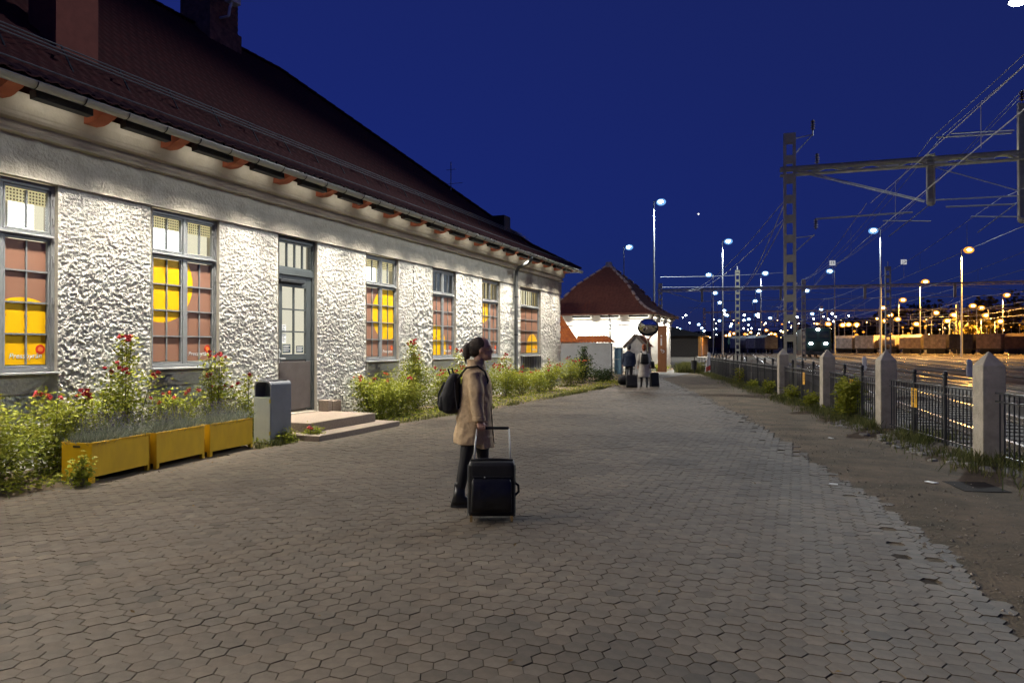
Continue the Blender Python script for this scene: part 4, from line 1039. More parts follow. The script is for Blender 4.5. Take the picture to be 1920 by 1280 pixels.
# rotate the four-sided loft by 45 degrees so that its faces follow the fence
M_post_me.v = [(0.7071*(x-y), 0.7071*(x+y), z) for x, y, z in M_post_me.v]
pme = M_post_me.mesh('concrete_post', M_conc)
post_s = [-4.1, 0.0, 3.95, 7.95, 12.9]
post_l = ['concrete fence post just outside the right edge', 'largest concrete fence post, near the right picture edge', 'second concrete fence post from the right, beside the yellow sign',
          'third concrete fence post from the right, beside the leafy vine', 'farthest concrete fence post, in front of the catenary mast']
for s_, lab in zip(post_s, post_l):
    p = FP0 + fdir*s_; o = inst('concrete_post', pme, None, p, rz=FA)
    tag(o, lab, 'fence post', 'pointed concrete posts of the fence')
    b = o.modifiers.new('bevel', 'BEVEL'); b.width = 0.012; b.segments = 2
barm = MB().box(-0.008, -0.008, 0.03, 0.008, 0.008, 0.94).mesh('bar', M_fence)
thick = MB().cyl((0, 0, -0.05), (0, 0, 1.12), 0.032, n=8).cyl((0, 0, 1.08), (0, 0, 1.11), 0.045, n=8).ell((0, 0, 1.155), (0.042, 0.042, 0.048), 8, 6).mesh('fence_post', M_fence)
def fence_panel(s0, s1, label, nthick, lean=0.0):
    p = FP0 + fdir*s0; L_ = s1 - s0
    t = thing('fence_panel', label, 'fence', p, FA, 'black iron fence panels')
    t.rotation_euler = (0, lean, FA)
    for z in (0.95, 0.835, 0.09): MB().box(-0.012, 0.02, z-0.012, 0.012, L_-0.02, z+0.012).build('rail', M_fence, t)
    k = int(L_/0.118)
    for q in range(1, k): inst('bar', barm, t, ((random.random()-0.5)*0.004, q*L_/k, 0))
    for q in range(nthick): inst('fence_post', thick, t, (0, L_*(q+1)/(nthick+1), 0))
fence_panel(-3.93, -0.17, 'iron fence panel right of the largest concrete post', 2)
fence_panel(0.17, 3.78, 'iron fence panel with the yellow sign between the two nearest posts', 2)
fence_panel(4.12, 7.78, 'iron fence panel overgrown by the leafy vine', 2)
fence_panel(8.12, 12.73, 'iron fence panel between the two farthest concrete posts', 3)
fence_panel(13.07, 18.5, 'iron fence panel just beyond the farthest concrete post', 3)
fence_panel(18.5, 24.0, 'iron fence panel with a white strip tied to it', 4)
fence_panel(24.0, 31.5, 'far iron fence panel ending at the striped board', 5)
def sign(s_, label, z0=0.52, w=0.24, h=0.34, m=None):
    p = FP0 + fdir*s_; t = thing('warning_sign', label, 'sign', (p.x, p.y, 0), FA, None)
    my = mat('sign_yellow', (0.80, 0.42, 0.02), 0.5, var=0.05)
    MB().box(-0.022, -w/2, z0, -0.016, w/2, z0+h).build('plate', my, t)
    k = MB().prism([(-0.085, z0+0.30), (-0.055, z0+0.30), (-0.07, z0+0.20), (-0.05, z0+0.20), (-0.09, z0+0.06), (-0.08, z0+0.16), (-0.10, z0+0.16)], -0.0245, -0.0225, 'x')
    for q in range(5): k.box(-0.0245, -0.02, z0+0.27-q*0.045, -0.0225, 0.09-0.02*(q % 2), z0+0.285-q*0.045)
    k.build('print', M_dark, t)
sign(2.55, 'yellow warning sign on the nearest fence panel')
sign(6.0, 'yellow warning sign behind the leafy vine')
sign(10.2, 'yellow warning sign between the two farthest concrete posts')
st_ = thing('plastic_strip', 'white plastic strip tied to the far fence', 'strip', FP0 + fdir*21.0, FA)
MB().box(-0.05, -0.03, 0.15, -0.035, 0.03, 0.80).build('strip', M_white, st_); MB().box(-0.052, -0.032, 0.22, -0.033, 0.032, 0.34).build('red_end', M_red, st_)
p = FP0 + fdir*31.9
sb = thing('striped_board', 'white and red striped board leaning at the far fence end', 'barrier', (p.x, p.y, 0), FA)
MB().prism([(-0.28, 0), (0.28, 0), (0.06, 1.25), (-0.06, 1.25)], -0.02, 0.02).build('board', M_white, sb, rot=(R(-8), 0, 0))
MB().prism([(-0.2, 0.1), (0.22, 0.28), (0.16, 0.55), (-0.18, 0.38)], -0.026, -0.021).build('stripe', M_red, sb, rot=(R(-8), 0, 0))
# vine on the fence
p = FP0 + fdir*5.9
rose_bush(p.x-0.12, p.y, 1.28, 0.35, 0.75, 1000, 'leafy vine with yellowing leaves climbing over the iron fence', 130, lm=L_yel, flowers=0, group=None, name='vine', size=0.10)
for s_, hh, lab in ((8.6, 0.45, 'small sapling at the fence beside the third post'), (10.9, 0.5, 'small yellow sapling left of the third concrete post'), (14.2, 0.55, 'sapling in front of the farthest fence post'), (20.2, 0.9, 'leafy sapling in the middle of the far fence'), (16.8, 0.4, 'low sapling at the foot of the far fence')):
    p = FP0 + fdir*s_; rose_bush(p.x-0.2, p.y, hh, 0.22, 0.35, 220, lab, int(140+s_*10), lm=L_yel, flowers=0, group='saplings along the fence', name='sapling', size=0.09)
# loose grit, pebbles and fallen leaves
gg = np.random.default_rng(91); n = 7000
py_r = 4 + 36*gg.random(n)**1.5; px_r = redge(py_r) + (fence_x(py_r) - redge(py_r))*gg.random(n)**1.4 - 0.10
tet = np.array([(-1, -0.7, -0.4), (1, -0.6, -0.4), (0.1, 1, -0.4), (0.0, 0.1, 0.7), (0.5, 0.4, 0.4)])
tf_ = np.array([(0, 1, 3), (1, 4, 3), (1, 2, 4), (2, 3, 4), (2, 0, 3)])
sz_ = 0.004 + 0.016*gg.random(n)**4; an = gg.random(n)*6.28
q_ = tet[None]*sz_[:, None, None]; rx_ = q_[..., 0]*np.cos(an)[:, None] - q_[..., 1]*np.sin(an)[:, None]; ry_ = q_[..., 0]*np.sin(an)[:, None] + q_[..., 1]*np.cos(an)[:, None]
V_ = np.stack([rx_ + px_r[:, None], ry_ + py_r[:, None], q_[..., 2]*0.8 + 0.004], -1).reshape(-1, 3); F_ = (tf_[None] + (5*np.arange(n))[:, None, None]).reshape(-1, 3)
gr_ = inst('gravel', np_mesh('gravel', V_, F_, mat('grit', (0.30, 0.26, 0.21), 0.9, tone=True), tone=np.repeat(0.4+0.8*gg.random(n), 5))); tag(gr_, 'loose grit and pebbles on the dirt strip', 'gravel', kind='stuff')
n = 700; ly_ = 3 + 28*gg.random(n)**1.4; side_ = gg.random(n)
lx_r = np.where(side_ < 0.55, ledge(ly_) + 0.25*abs(gg.normal(size=n)), np.where(side_ < 0.75, ledge(ly_) + gg.random(n)*(redge(ly_) - ledge(ly_)), fence_x(ly_) - 0.35 - 0.5*abs(gg.normal(size=n))))
V_, F_ = leaf_quads(np.stack([lx_r, ly_, 0.008 + 0.006*gg.random(n)], -1), 0.035, 6.0, gg); V_[:, 2] = np.clip(V_[:, 2], 0.006, 0.03)
fl_ = inst('fallen_leaves', np_mesh('fallen_leaves', V_, F_, leafmat('dry_leaf', (0.06, 0.035, 0.015), (0.22, 0.14, 0.05)), tone=np.repeat(gg.random(n), 4))); tag(fl_, 'dry fallen leaves scattered over the paving edges', 'leaves', kind='stuff')
# drain cover, cobbles, litter, small handrail and far bin
dc = tag(MB().box(-0.24, -0.30, -0.05, 0.24, 0.30, 0.006).build('drain_cover', mat('cover_iron', (0.035, 0.03, 0.026), 0.95, bump=0.4, spec=0.1), None, (11.05, 9.5, 0.0), FA, bevel=0.01), 'dark square drain cover in the dirt by the fence', 'drain cover')
cobm = [MB().loft([(0, 0, -0.04, 0.075*q, 0.05), (0, 0, 0.02, 0.075*q, 0.05), (0, 0, 0.038, 0.058*q, 0.036)], 8, p=4).mesh('cobble', mat('cobble_stone', (0.30, 0.28, 0.24), 0.9, var=0.2, bump=0.4)) for q in (0.85, 1.0, 1.15)]
cg = thing('cobble_edging', 'worn cobblestone edging in the grass by the nearest posts', 'edging', (0, 0, 0))
gg = np.random.default_rng(77)
for k in range(64):
    s_ = -1.2 + 6.2*gg.random(); r = int(gg.integers(0, 3)); p = FP0 + fdir*s_ + Vector((-0.52 - 0.17*r + 0.03*gg.normal(), 0.04*gg.normal(), 0))
    o = inst('cobble', cobm[k % 3], cg, (p.x, p.y, -0.012 + 0.01*gg.random()), rot=(0.12*gg.normal(), 0.12*gg.normal(), FA + 0.25*gg.normal()))
for (x, y, w, lab) in ((9.10, 3.52, 0.028, 'small white scrap lying on the foreground paving'), (10.62, 9.55, 0.07, 'white scrap in the dirt beside the drain cover'), (9.7, 13.5, 0.05, 'pale pebble on the dirt strip'), (9.55, 9.0, 0.05, 'white scrap at the ragged paving edge')):
    b = MB().prism([(-w, -w*0.35), (w*0.9, -w*0.45), (w, w*0.3), (-w*0.7, w*0.45)], 0.004, 0.012, 'z')
    tag(b.build('paper_scrap', M_white, None, (x, y, 0.006), random.random()*3), lab, 'litter')
hr = thing('handrail', 'low dark handrail beside the cabin path', 'railing', (0, 0, 0))
for k in range(4): MB().cyl((3.6+0.25*k, 44.5-0.55*k*1.2, 0), (3.6+0.25*k, 44.5-0.55*k*1.2, 0.95), 0.02, n=6).build('post', M_fence, hr)
MB().tube([(3.3, 46, 0.95), (3.6, 44.5, 0.95), (4.35, 42.5, 0.95)], 0.022, 6).build('top_rail', M_gutt, hr); MB().tube([(3.3, 46, 0.5), (3.6, 44.5, 0.5), (4.35, 42.5, 0.5)], 0.015, 6).build('middle_rail', M_fence, hr)
fb = thing('small_bin', 'small dark bin on a post beside the far fence end', 'litter bin', (3.55, 42.6, 0))
MB().loft([(0, 0, 0.25, 0.15, 0.15), (0, 0, 0.78, 0.18, 0.18)], 12).build('bucket', M_dark, fb); MB().cyl((0, 0.18, 0), (0, 0.18, 0.95), 0.025, n=6).build('post', M_dark, fb)
pts = np.stack([1.9+1.6*g.random(2500), 43.5+4*g.random(2500), np.zeros(2500)], -1)
pts = np.stack([2.3+1.5*g.random(2500), 43.2+3.5*g.random(2500), np.zeros(2500)], -1)
grass('tall_grass', 'tall pale grass beside the cabin', pts, 0.2, 0.7, 9, w=0.012)

# ------------------------------------------------------------------ railway yard
M_rail = mat('rail_steel', (0.60, 0.54, 0.46), 0.24, metal=0.8, var=0.15)
M_sleep = mat('sleeper', (0.10, 0.08, 0.06), 0.9, var=0.2)
M_ball = mat('ballast', (0.15, 0.13, 0.105), 0.95, scale=5, col2=(0.05, 0.045, 0.038), bump=1.0, bscale=14)
slb = MB()
tracks = [(6.5, 62, 420, 'far left railway track running past the goods shed'), (10.3, 48, 420, 'railway track left of the near catenary mast, in the distance'), (13.8, -20, 420, 'railway track nearest the iron fence'),
          (18.3, -20, 420, 'second railway track from the fence, with the locomotive on it'), (23.3, -20, 420, 'third railway track from the fence'), (28.3, 0, 420, 'fourth railway track from the fence'), (33.3, 5, 420, 'fifth railway track from the fence'),
          (38.3, 10, 420, 'sixth railway track from the fence'), (43.3, 10, 420, 'seventh railway track from the fence'), (48.8, 15, 420, 'eighth railway track, in orange light'), (54.3, 20, 420, 'ninth railway track from the fence'), (60.0, 20, 420, 'farthest right railway track in the orange yard light')]
for (a, b0, b1, lab) in tracks:
    x, y = tr(a, b0); t = thing('railway_track', lab, 'railway track', (x, y, 0), TA, 'railway tracks of the yard')
    L_ = b1 - b0
    for s_ in (-1, 1): MB().box(s_*0.7535-0.035, 0, 0.06, s_*0.7535+0.035, L_, 0.155).box(s_*0.7535-0.065, 0, 0.03, s_*0.7535+0.065, L_, 0.06).build('rail', M_rail, t)
    MB().prism([(-1.75, -0.06), (1.75, -0.06), (1.4, 0.012), (-1.4, 0.012)], 0, L_).build('ballast', M_ball, t)
    n = min(int(L_/0.65), 220); c = np.stack([np.zeros(n), 0.3 + 0.65*np.arange(n), np.full(n, 0.0)], -1)
    bv = np.array([(-1.25, -0.12, 0), (1.25, -0.12, 0), (1.25, 0.12, 0), (-1.25, 0.12, 0), (-1.25, -0.12, 0.03), (1.25, -0.12, 0.03), (1.25, 0.12, 0.03), (-1.25, 0.12, 0.03)])
    bf = np.array([(4, 5, 6, 7), (0, 1, 5, 4), (1, 2, 6, 5), (2, 3, 7, 6), (3, 0, 4, 7)])
    V_ = (c[:, None] + bv[None]).reshape(-1, 3); F_ = (bf[None] + (8*np.arange(n))[:, None, None]).reshape(-1, 4)
    o = inst('sleepers', np_mesh('sleepers', V_, F_, M_sleep), t); tag(o, kind='stuff')
# a switch: diverging rails between two tracks
for (a0, a1, b0, b1, lab) in ((18.3, 13.8, 22, 60, 'diverging switch rails between the two nearest tracks'), (28.3, 23.3, 18, 55, 'diverging switch rails in the middle of the yard'), (38.3, 33.3, 25, 62, 'diverging switch rails among the right-hand tracks')):
    t = thing('switch_rails', lab, 'railway track', (*tr(0, 0), 0), TA)
    for s_ in (-0.7535, 0.7535):
        pts = []
        for u in np.linspace(0, 1, 12): e = u*u*(3-2*u); pts.append((a0+(a1-a0)*e+s_, b0+(b1-b0)*u, 0.10))
        q = MB()
        for p0, p1 in zip(pts[:-1], pts[1:]): q.bar(p0, p1, 0.07, 0.11)
        q.build('rail', M_rail, t)

def batten_mast(p, h, name, parent, wide=0.45):
    m = MB()
    for s_ in (-1, 1):
        x = s_*(wide/2-0.05); m.box(p[0]+x-0.05, p[1]-0.14, -0.1, p[0]+x+0.05, p[1]-0.115, h); m.box(p[0]+x-0.05, p[1]+0.115, -0.1, p[0]+x+0.05, p[1]+0.14, h); m.box(p[0]+x*1.15-0.012, p[1]-0.115, -0.1, p[0]+x*1.15+0.012, p[1]+0.115, h)
    o = m.build(name, M_steel, parent)
    bt = MB(); z = 1.0
    while z < h-0.2:
        if z > 4.9 or (int(z) % 2): pass
        hh = 0.28
        bt.box(p[0]-wide/2+0.1, p[1]-0.143, z, p[0]+wide/2-0.1, p[1]-0.13, z+hh); bt.box(p[0]-wide/2+0.1, p[1]+0.13, z, p[0]+wide/2-0.1, p[1]+0.143, z+hh); z += 0.78
    bt.box(p[0]-wide/2+0.1, p[1]-0.14, h-0.25, p[0]+wide/2-0.1, p[1]+0.14, h)
    bt.build('batten_plates', M_steel, o)
    return o
def insulator(p, parent, z1=0.42):
    q = MB().cyl((p[0], p[1], p[2]), (p[0], p[1], p[2]+z1), 0.03, n=6)
    for k in range(4): q.cyl((p[0], p[1], p[2]+0.06+k*z1/4.5), (p[0], p[1], p[2]+0.10+k*z1/4.5), 0.09, 0.06, 8)
    q.build('insulator', M_ins, parent)
def gantry(b, a0, length, masts, drops, label, near=False, zb=8.3):
    x, y = tr(a0, b); t = thing('catenary_gantry', label, 'catenary gantry', (x, y, 0), TA, 'catenary gantries over the tracks')
    for mt in masts: batten_mast((mt, 0), 9.95 if near and mt == 0 else 9.4, 'mast', t)
    bm = MB().box(-0.35, -0.17, zb+0.27, length, 0.17, zb+0.33).box(-0.35, -0.17, zb, length, 0.17, zb+0.05)
    k = int(length/0.7)
    for q in range(k):
        xa, xb = q*length/k, (q+1)*length/k
        for s_ in (-0.15, 0.15): bm.bar((xa, s_, zb+0.05 if q % 2 else zb+0.27), (xb, s_, zb+0.27 if q % 2 else zb+0.05), 0.03, 0.06)
    for s_ in (-0.17, 0.15): bm.box(-0.35, s_, zb+0.20, length, s_+0.02, zb+0.33)
    bm.build('beam', M_steel, t)
    prev = 0.0
    for (da, z0, z1) in drops:
        MB().box(da-0.13, -0.10, z0, da-0.09, 0.10, z1).box(da+0.09, -0.10, z0, da+0.13, 0.10, z1).box(da-0.09, -0.02, z0, da+0.09, 0.02, z1).build('drop_post', M_steel, t)
        if near: MB().ell((da, 0, z0), (0.16, 0.12, 0.14), 10, 6).build('post_foot', M_steel, t)
    xs_ = [0.6] + [d_[0] for d_ in drops]
    tie = MB()
    for q, (da, z0, z1) in enumerate(drops):
        lo = max(z0 + 0.06, 7.0)
        if q == 0: tie.cyl((0.7, -0.08, zb+0.05), (da-0.2, -0.08, lo), 0.025, n=6).cyl((0.7, 0.08, zb+0.02), (da-0.2, 0.08, lo-0.02), 0.025, n=6)
        else:
            pd = drops[q-1]; pl = max(pd[1]+0.06, 7.0)
            tie.cyl((pd[0], -0.06, pl), (da, -0.06, lo), 0.022, n=6).cyl((pd[0], 0.06, pl+0.03), (da, 0.06, lo+0.03), 0.022, n=6)
            tie.cyl((pd[0], 0, zb), (da, 0, lo+0.15), 0.018, n=6)
    tie.build('tie_rods', M_wire, t)
    arms = MB()
    for q, (da, z0, z1) in enumerate(drops):
        arms.cyl((da, 0, 6.25), (da-1.6, 0, 6.35), 0.022, n=6).cyl((da, 0, 6.9), (da-1.4, 0, 5.75), 0.02, n=6)
    arms.build('registration_arms', M_wire, t)
    return t
gn = gantry(29.3, 10.97, 23.0, [0, 22.6], [(4.9, 6.95, 8.75), (7.81, 6.15, 10.35), (12.5, 6.9, 8.7), (17.0, 6.9, 8.7)], 'near catenary gantry with slotted mast rising behind the farthest fence post', True)
# brackets and insulators on the near mast
q = MB().cyl((0.2, 0, 9.15), (0.85, 0, 9.85), 0.02, n=6).cyl((0.2, 0, 9.75), (0.85, 0, 9.85), 0.02, n=6).cyl((0.85, 0, 9.8), (0.85, 0, 10.0), 0.025, n=6).cyl((0.2, 0, 5.3), (0.9, 0, 5.95), 0.02, n=6).cyl((0.2, 0, 5.85), (0.9, 0, 5.9), 0.02, n=6).cyl((0.95, 0, 6.55), (4.3, 0, 6.62), 0.035, n=6)
q.cyl((5.1, 0, 9.35), (7.5, 0, 9.30), 0.035, n=6).cyl((5.6, 0.1, 9.48), (7.6, 0.1, 9.42), 0.025, n=6).cyl((5.4, 0, 6.75), (7.6, 0, 6.72), 0.03, n=6)
q.build('cantilever_arms', M_wire, gn)
for p in ((0.85, 0, 10.0), (0.95, 0, 6.15), (1.0, 0, 8.68), (7.81, 0, 10.4)): insulator(p, gn)
lp = MB()
for xx in (3.6, 5.2, 6.7, 9.5): lp.add([(xx-0.2, -0.2, 8.35), (xx+0.2, -0.2, 8.35), (xx+0.2, -0.2, 8.42), (xx-0.25, -0.2, 8.40)], [(0, 1, 2, 3)])
lp.build('reflector_plates', M_white, gn)
mk = MB()
for zz in (2.0, 3.0, 4.0): mk.box(-0.27, -0.17, zz, -0.21, -0.10, zz+0.08).box(0.21, -0.17, zz, 0.27, -0.10, zz+0.08)
mk.build('insulated_clamps', M_white, gn)
for k, (b, a0, ln, ms) in enumerate(((89, -0.4, 62, [0, 16.5, 40, 61.5]), (149, 2.0, 60, [0, 22, 45, 59.5]), (209, 2, 60, [0, 22, 45]), (269, 0, 60, [0, 22, 45]), (329, -2, 60, [0, 22, 45]), (399, -4, 60, [0, 22, 45]))):
    dr = [(a, 7.0, 8.65) for a in np.arange(5.0, ln-2, 9.0 if b < 150 else 11)]
    gantry(b, a0, ln, ms, dr, ['second catenary gantry, spanning the yard behind the cabin roof', 'third catenary gantry across the yard', 'fourth catenary gantry across the yard', 'fifth catenary gantry, far off among the lamps', 'sixth catenary gantry, far off among the lamps', 'last catenary gantry in the far distance'][k])

# overhead wires
def wire(a0, a1, b0, b1, z0, z1, sag, r, label, group='overhead wires of the yard', n=10, a_z=None):
    m = MB(); pts = []
    for u in np.linspace(0, 1, n): pts.append((*tr(a0+(a1-a0)*u, b0+(b1-b0)*u), z0+(z1-z0)*u - 4*sag*u*(1-u)))
    x, y, z = pts[0]; m.tube([(p[0]-x, p[1]-y, p[2]-z) for p in pts], r, 4)
    o = m.build('overhead_wire', M_wire, None, (x, y, z)); tag(o, label, 'wire', group); return o
bs = [-31, 29.3, 89, 149, 209, 269, 329]
for ti, a in enumerate((13.8, 18.3, 23.3, 33.3, 43.3, 54.3)):
    nm = ['nearest', 'second', 'third', 'fifth', 'seventh', 'ninth'][ti]
    t = thing('catenary_line', 'contact and carrying wires above the %s track from the fence' % nm, 'wire', (*tr(a, 0), 0), TA, 'catenary lines above the tracks')
    cm, cc, dr = MB(), MB(), MB()
    for b0, b1 in zip(bs[:-1], bs[1:]):
        f = lambda u: 7.05 - 4*0.75*u*(1-u)
        cm.tube([(0.1*math.sin(b0), b0+(b1-b0)*u, f(u)) for u in np.linspace(0, 1, 9)], 0.013, 4)
        for u in np.arange(0.08, 1, 0.14): dr.cyl((0, b0+(b1-b0)*u, 5.62), (0, b0+(b1-b0)*u, f(u)), 0.007, n=4)
    cc.tube([(0.2*(-1)**k, b, 5.6) for k, b in enumerate(bs)], 0.013, 4)
    cm.build('carrying_wire', M_wire, t); cc.build('contact_wire', M_wire, t); dr.build('droppers', M_wire, t)
for b0, b1 in zip(bs[:3], bs[1:4]):
    for k, (a, z) in enumerate(((15.9, 9.35), (16.3, 9.45), (18.75, 10.75), (18.95, 10.8))):
        wire(a, a, b0, b1, z, z, 0.9, 0.014, 'thin feeder wire strung high between the gantries', 'feeder wires between the gantries')
for (a0, a1, b1, z0, z1) in ((10.75, 3.2, 89, 7.3, 8.55), (10.75, 9.0, 89, 7.15, 8.6), (10.75, 3.0, 89, 6.6, 8.4), (10.75, 8.6, 89, 6.5, 8.3)):
    wire(a0, a1, 29.3, b1, z0, z1, 0.8, 0.02, 'tension wire running from the near mast back to the second gantry', 'tension wires at the near mast')
wire(-0.4, 14, 89, 89, 10.2, 10.3, 0.15, 0.02, 'level wire between the mast tops of the second gantry')
wire(-0.4, 60, 90, 90, 9.0, 9.2, 0.4, 0.015, 'cross span wire above the second gantry beam')

# numbered plates hung above the tracks
def plate(x, y, z, txt, label):
    t = thing('number_plate', label, 'sign', (x, y, z), R(21.87))
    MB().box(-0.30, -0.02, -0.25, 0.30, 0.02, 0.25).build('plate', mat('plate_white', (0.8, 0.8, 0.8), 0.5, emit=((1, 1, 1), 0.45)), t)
    inst('numerals', text_mesh(txt, 0.42, M_dark), t, (0, -0.022, 0), rot=(R(90), 0, 0))
    MB().cyl((0, 0, 0.25), (0, 0, 0.65), 0.012, n=5).cyl((0, 0, -0.25), (0, 0, -1.65), 0.015, n=5).build('hanger', M_wire, t)
plate(12.62, 82.2, 10.38, '14', 'white plate with number 14, above a white floodlight')
plate(19.61, 85.01, 10.49, '13', 'white plate with number 13, right of the other number plate')

# yard floodlights
E_wh = emat('lamp_white', (0.86, 0.97, 1.0), 40.0); E_or = emat('lamp_sodium', (1.0, 0.36, 0.03), 1.7); E_oc = emat('lamp_sodium_core', (1.0, 0.78, 0.35), 12.0); E_bl = emat('lamp_halo_white', (0.22, 0.52, 1.0), 1.0)
M_pole = mat('lamp_pole', (0.45, 0.46, 0.46), 0.5, metal=0.4)
WH = [(-6.64, 89.59, 19.7),(-16.61, 116.3, 18.0),(-0.8, 115.57, 18.0),(19.2, 112.58, 18.0),(15.35, 159.36, 17.0),(-8.53, 157.97, 17.0),(2.91, 158.95, 17.0),(-11.41, 198.58, 16.0),(-0.08, 195.17, 16.0),(-3.25, 238.35, 16.0),(-14.46, 242.75, 16.0),(11.64, 213.68, 17.0),(-18.16, 297.74, 16.0),(-19.13, 320.49, 15.0),(-16.21, 382.61, 15.0),(-46.94, 446.92, 15.0),(-51.41, 499.53, 14.0),(-69.95, 524.83, 14.0),(-81.82, 618.46, 13.0),(-44.18, 518.31, 14.0),(-54.67, 539.01, 13.0),(-28.66, 385.8, 15.0),(-29.71, 465.77, 14.0),(15.3, 341.54, 16.0),(17.89, 303.26, 16.0),(-7.06, 319.71, 15.0),(-2.8, 358.35, 15.0),(-13.02, 368.49, 15.0)]
WL = ['tallest white floodlight mast, right of the cabin roof', 'white floodlight mast rising behind the cabin roof', 'white floodlight mast standing between cabin and near gantry', 'white floodlight mast below the middle of the near gantry beam', 'white floodlight mast under the number plate 14', 'white floodlight mast just left of the near slotted mast, upper', 'white floodlight mast close beside the near slotted mast']
ORL = [(31.29, 115.22, 15.0),(32.0, 156.36, 14.0),(56.28, 204.44, 14.0),(58.99, 254.35, 14.0),(64.31, 269.5, 14.0),(56.66, 301.77, 14.0),(45.85, 340.94, 15.0),(37.47, 232.59, 15.0),(66.32, 324.81, 14.0),(60.42, 376.24, 12.0),(48.17, 336.72, 13.0),(45.54, 355.73, 13.0),(31.77, 373.41, 12.0),(35.3, 374.83, 12.0),(29.68, 381.68, 12.0),(22.5, 361.02, 12.0),(17.9, 359.17, 12.0),(13.7, 391.02, 10.0),(-24.88, 429.21, 9.0),(-34.44, 513.95, 9.0),(-20.09, 450.39, 9.0),(-13.81, 399.59, 9.0),(-36.84, 512.98, 9.0),(-4.11, 348.97, 9.0),(-4.85, 437.25, 9.0),(-3.37, 457.1, 9.0),(2.56, 391.01, 9.0),(79.21, 335.19, 14.0),(87.2, 349.15, 12.0),(65.67, 333.89, 12.0),(34.9, 257.7, 14.0)]
OL = ['largest orange sodium lamp, at the right over the yard', 'orange sodium lamp left of the largest one, lower', 'orange sodium lamp nearest the right picture edge']
def yard_lamp(x, y, z, em, label, group, light=None, col=COOL, side=-1):
    dist = math.hypot(x-9.17, y); t = thing('yard_floodlight', label, 'floodlight', (x, y, 0), 0, group)
    MB().cyl((side*0.9, 0, -0.05), (side*0.9, 0, z+0.1), 0.16, 0.07, 8).build('pole', M_pole, t)
    MB().bar((side*0.95, 0, z+0.1), (0.25, 0, z+0.1), 0.12, 0.1).box(-0.4, -0.3, z, 0.4, 0.3, z+0.12).build('head', M_pole, t)
    r = 0.30 + dist*0.0010
    core = E_oc if em is E_or else em
    MB().ell((0, 0.0, z-0.05), (r*1.55, r*0.8, r*1.1), 14, 8).build('halo_shell', E_or if em is E_or else E_bl, t, smooth=True)  # oversized glowing shell, stands in for the halo round the lamp
    MB().ell((0, -r*0.75, z-0.05), (r*0.8, r*0.45, r*0.5), 12, 8).build('lens', core, t, smooth=True)
    if light:
        ld = bpy.data.lights.new('yard_light', 'SPOT'); ld.energy = light; ld.color = col; ld.spot_size = R(150); ld.spot_blend = 0.6; ld.shadow_soft_size = 0.4
        lo = bpy.data.objects.new('yard_light', ld); link(lo, t); lo.location = (0, -0.3, z-0.8); lo.rotation_euler = (R(-12), 0, 0)
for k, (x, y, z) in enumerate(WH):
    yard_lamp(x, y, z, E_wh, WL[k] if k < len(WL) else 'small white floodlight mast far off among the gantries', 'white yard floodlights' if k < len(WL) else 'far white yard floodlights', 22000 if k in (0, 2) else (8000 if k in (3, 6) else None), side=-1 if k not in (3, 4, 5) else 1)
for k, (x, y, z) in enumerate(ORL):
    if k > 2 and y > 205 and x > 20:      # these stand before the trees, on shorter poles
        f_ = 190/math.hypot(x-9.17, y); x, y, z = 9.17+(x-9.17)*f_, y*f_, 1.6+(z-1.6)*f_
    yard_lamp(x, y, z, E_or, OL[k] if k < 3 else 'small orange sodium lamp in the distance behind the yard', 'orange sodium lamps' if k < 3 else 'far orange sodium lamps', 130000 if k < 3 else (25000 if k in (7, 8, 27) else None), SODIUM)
gl = np.random.default_rng(31)
for k in range(150):
    orng = k >= 56
    pxx = (1365 + 555*gl.random()) if orng else (1265 + 330*gl.random()); Zd = 150 + 60*gl.random() if orng and pxx > 1600 else (300 if orng else 380) + 260*gl.random(); pyy = (596 if orng else 588) + 44*gl.random(); XX = (pxx-960)/1333*Zd
    x = XX*math.cos(th) - Zd*math.sin(th) + 9.17; y = XX*math.sin(th) + Zd*math.cos(th); z = 1.6 + (649-pyy)/1333*Zd
    t = thing('distant_lamp', 'tiny far-off orange lamp beyond the yard' if orng else 'tiny far-off white lamp beyond the yard', 'lamp', (round(x, 1), round(y, 1), 0), 0, 'tiny distant orange lamps' if orng else 'tiny distant white lamps')
    MB().cyl((0, 0, -0.05), (0, 0, z), 0.1, 0.06, 6).build('pole', M_pole, t); rl_ = (0.35 + 0.4*gl.random())*(0.55 if Zd < 220 else 1.0); MB().ell((0, 0, z), (rl_, rl_, rl_*0.75), 8, 6).build('lens', E_or if orng else E_wh, t)
    if orng and k % 2: MB().ell((0, -rl_, z), (rl_*0.5, rl_*0.4, rl_*0.4), 8, 6).build('bulb', E_oc, t)
# the bright lamp at the upper right corner
cx_, cy_, cz_ = 17.85, 35.8, 16.15
t = thing('mast_floodlight', 'very bright floodlight at the upper right picture corner', 'floodlight', (cx_, cy_, 0))
MB().cyl((0.9, 0.2, -0.05), (0.9, 0.2, cz_+0.2), 0.14, 0.08, 10).build('pole', M_pole, t); MB().bar((0.9, 0.2, cz_+0.15), (0.1, 0, cz_+0.15), 0.1, 0.1).box(-0.3, -0.25, cz_+0.02, 0.3, 0.25, cz_+0.18).build('head', M_pole, t)
MB().ell((0, -0.05, cz_), (0.32, 0.25, 0.18), 14, 8).build('lens', emat('lamp_bright', (0.9, 0.98, 1.0), 60), t, smooth=True)
ld = bpy.data.lights.new('mast_light', 'SPOT'); ld.energy = MAST_W; ld.color = COOL; ld.spot_size = R(90); ld.spot_blend = 0.6; ld.shadow_soft_size = 0.3
lo = bpy.data.objects.new('mast_light', ld); link(lo, t); lo.location = (-0.1, -0.2, cz_-0.35); lo.rotation_euler = (R(-52), R(14), 0)

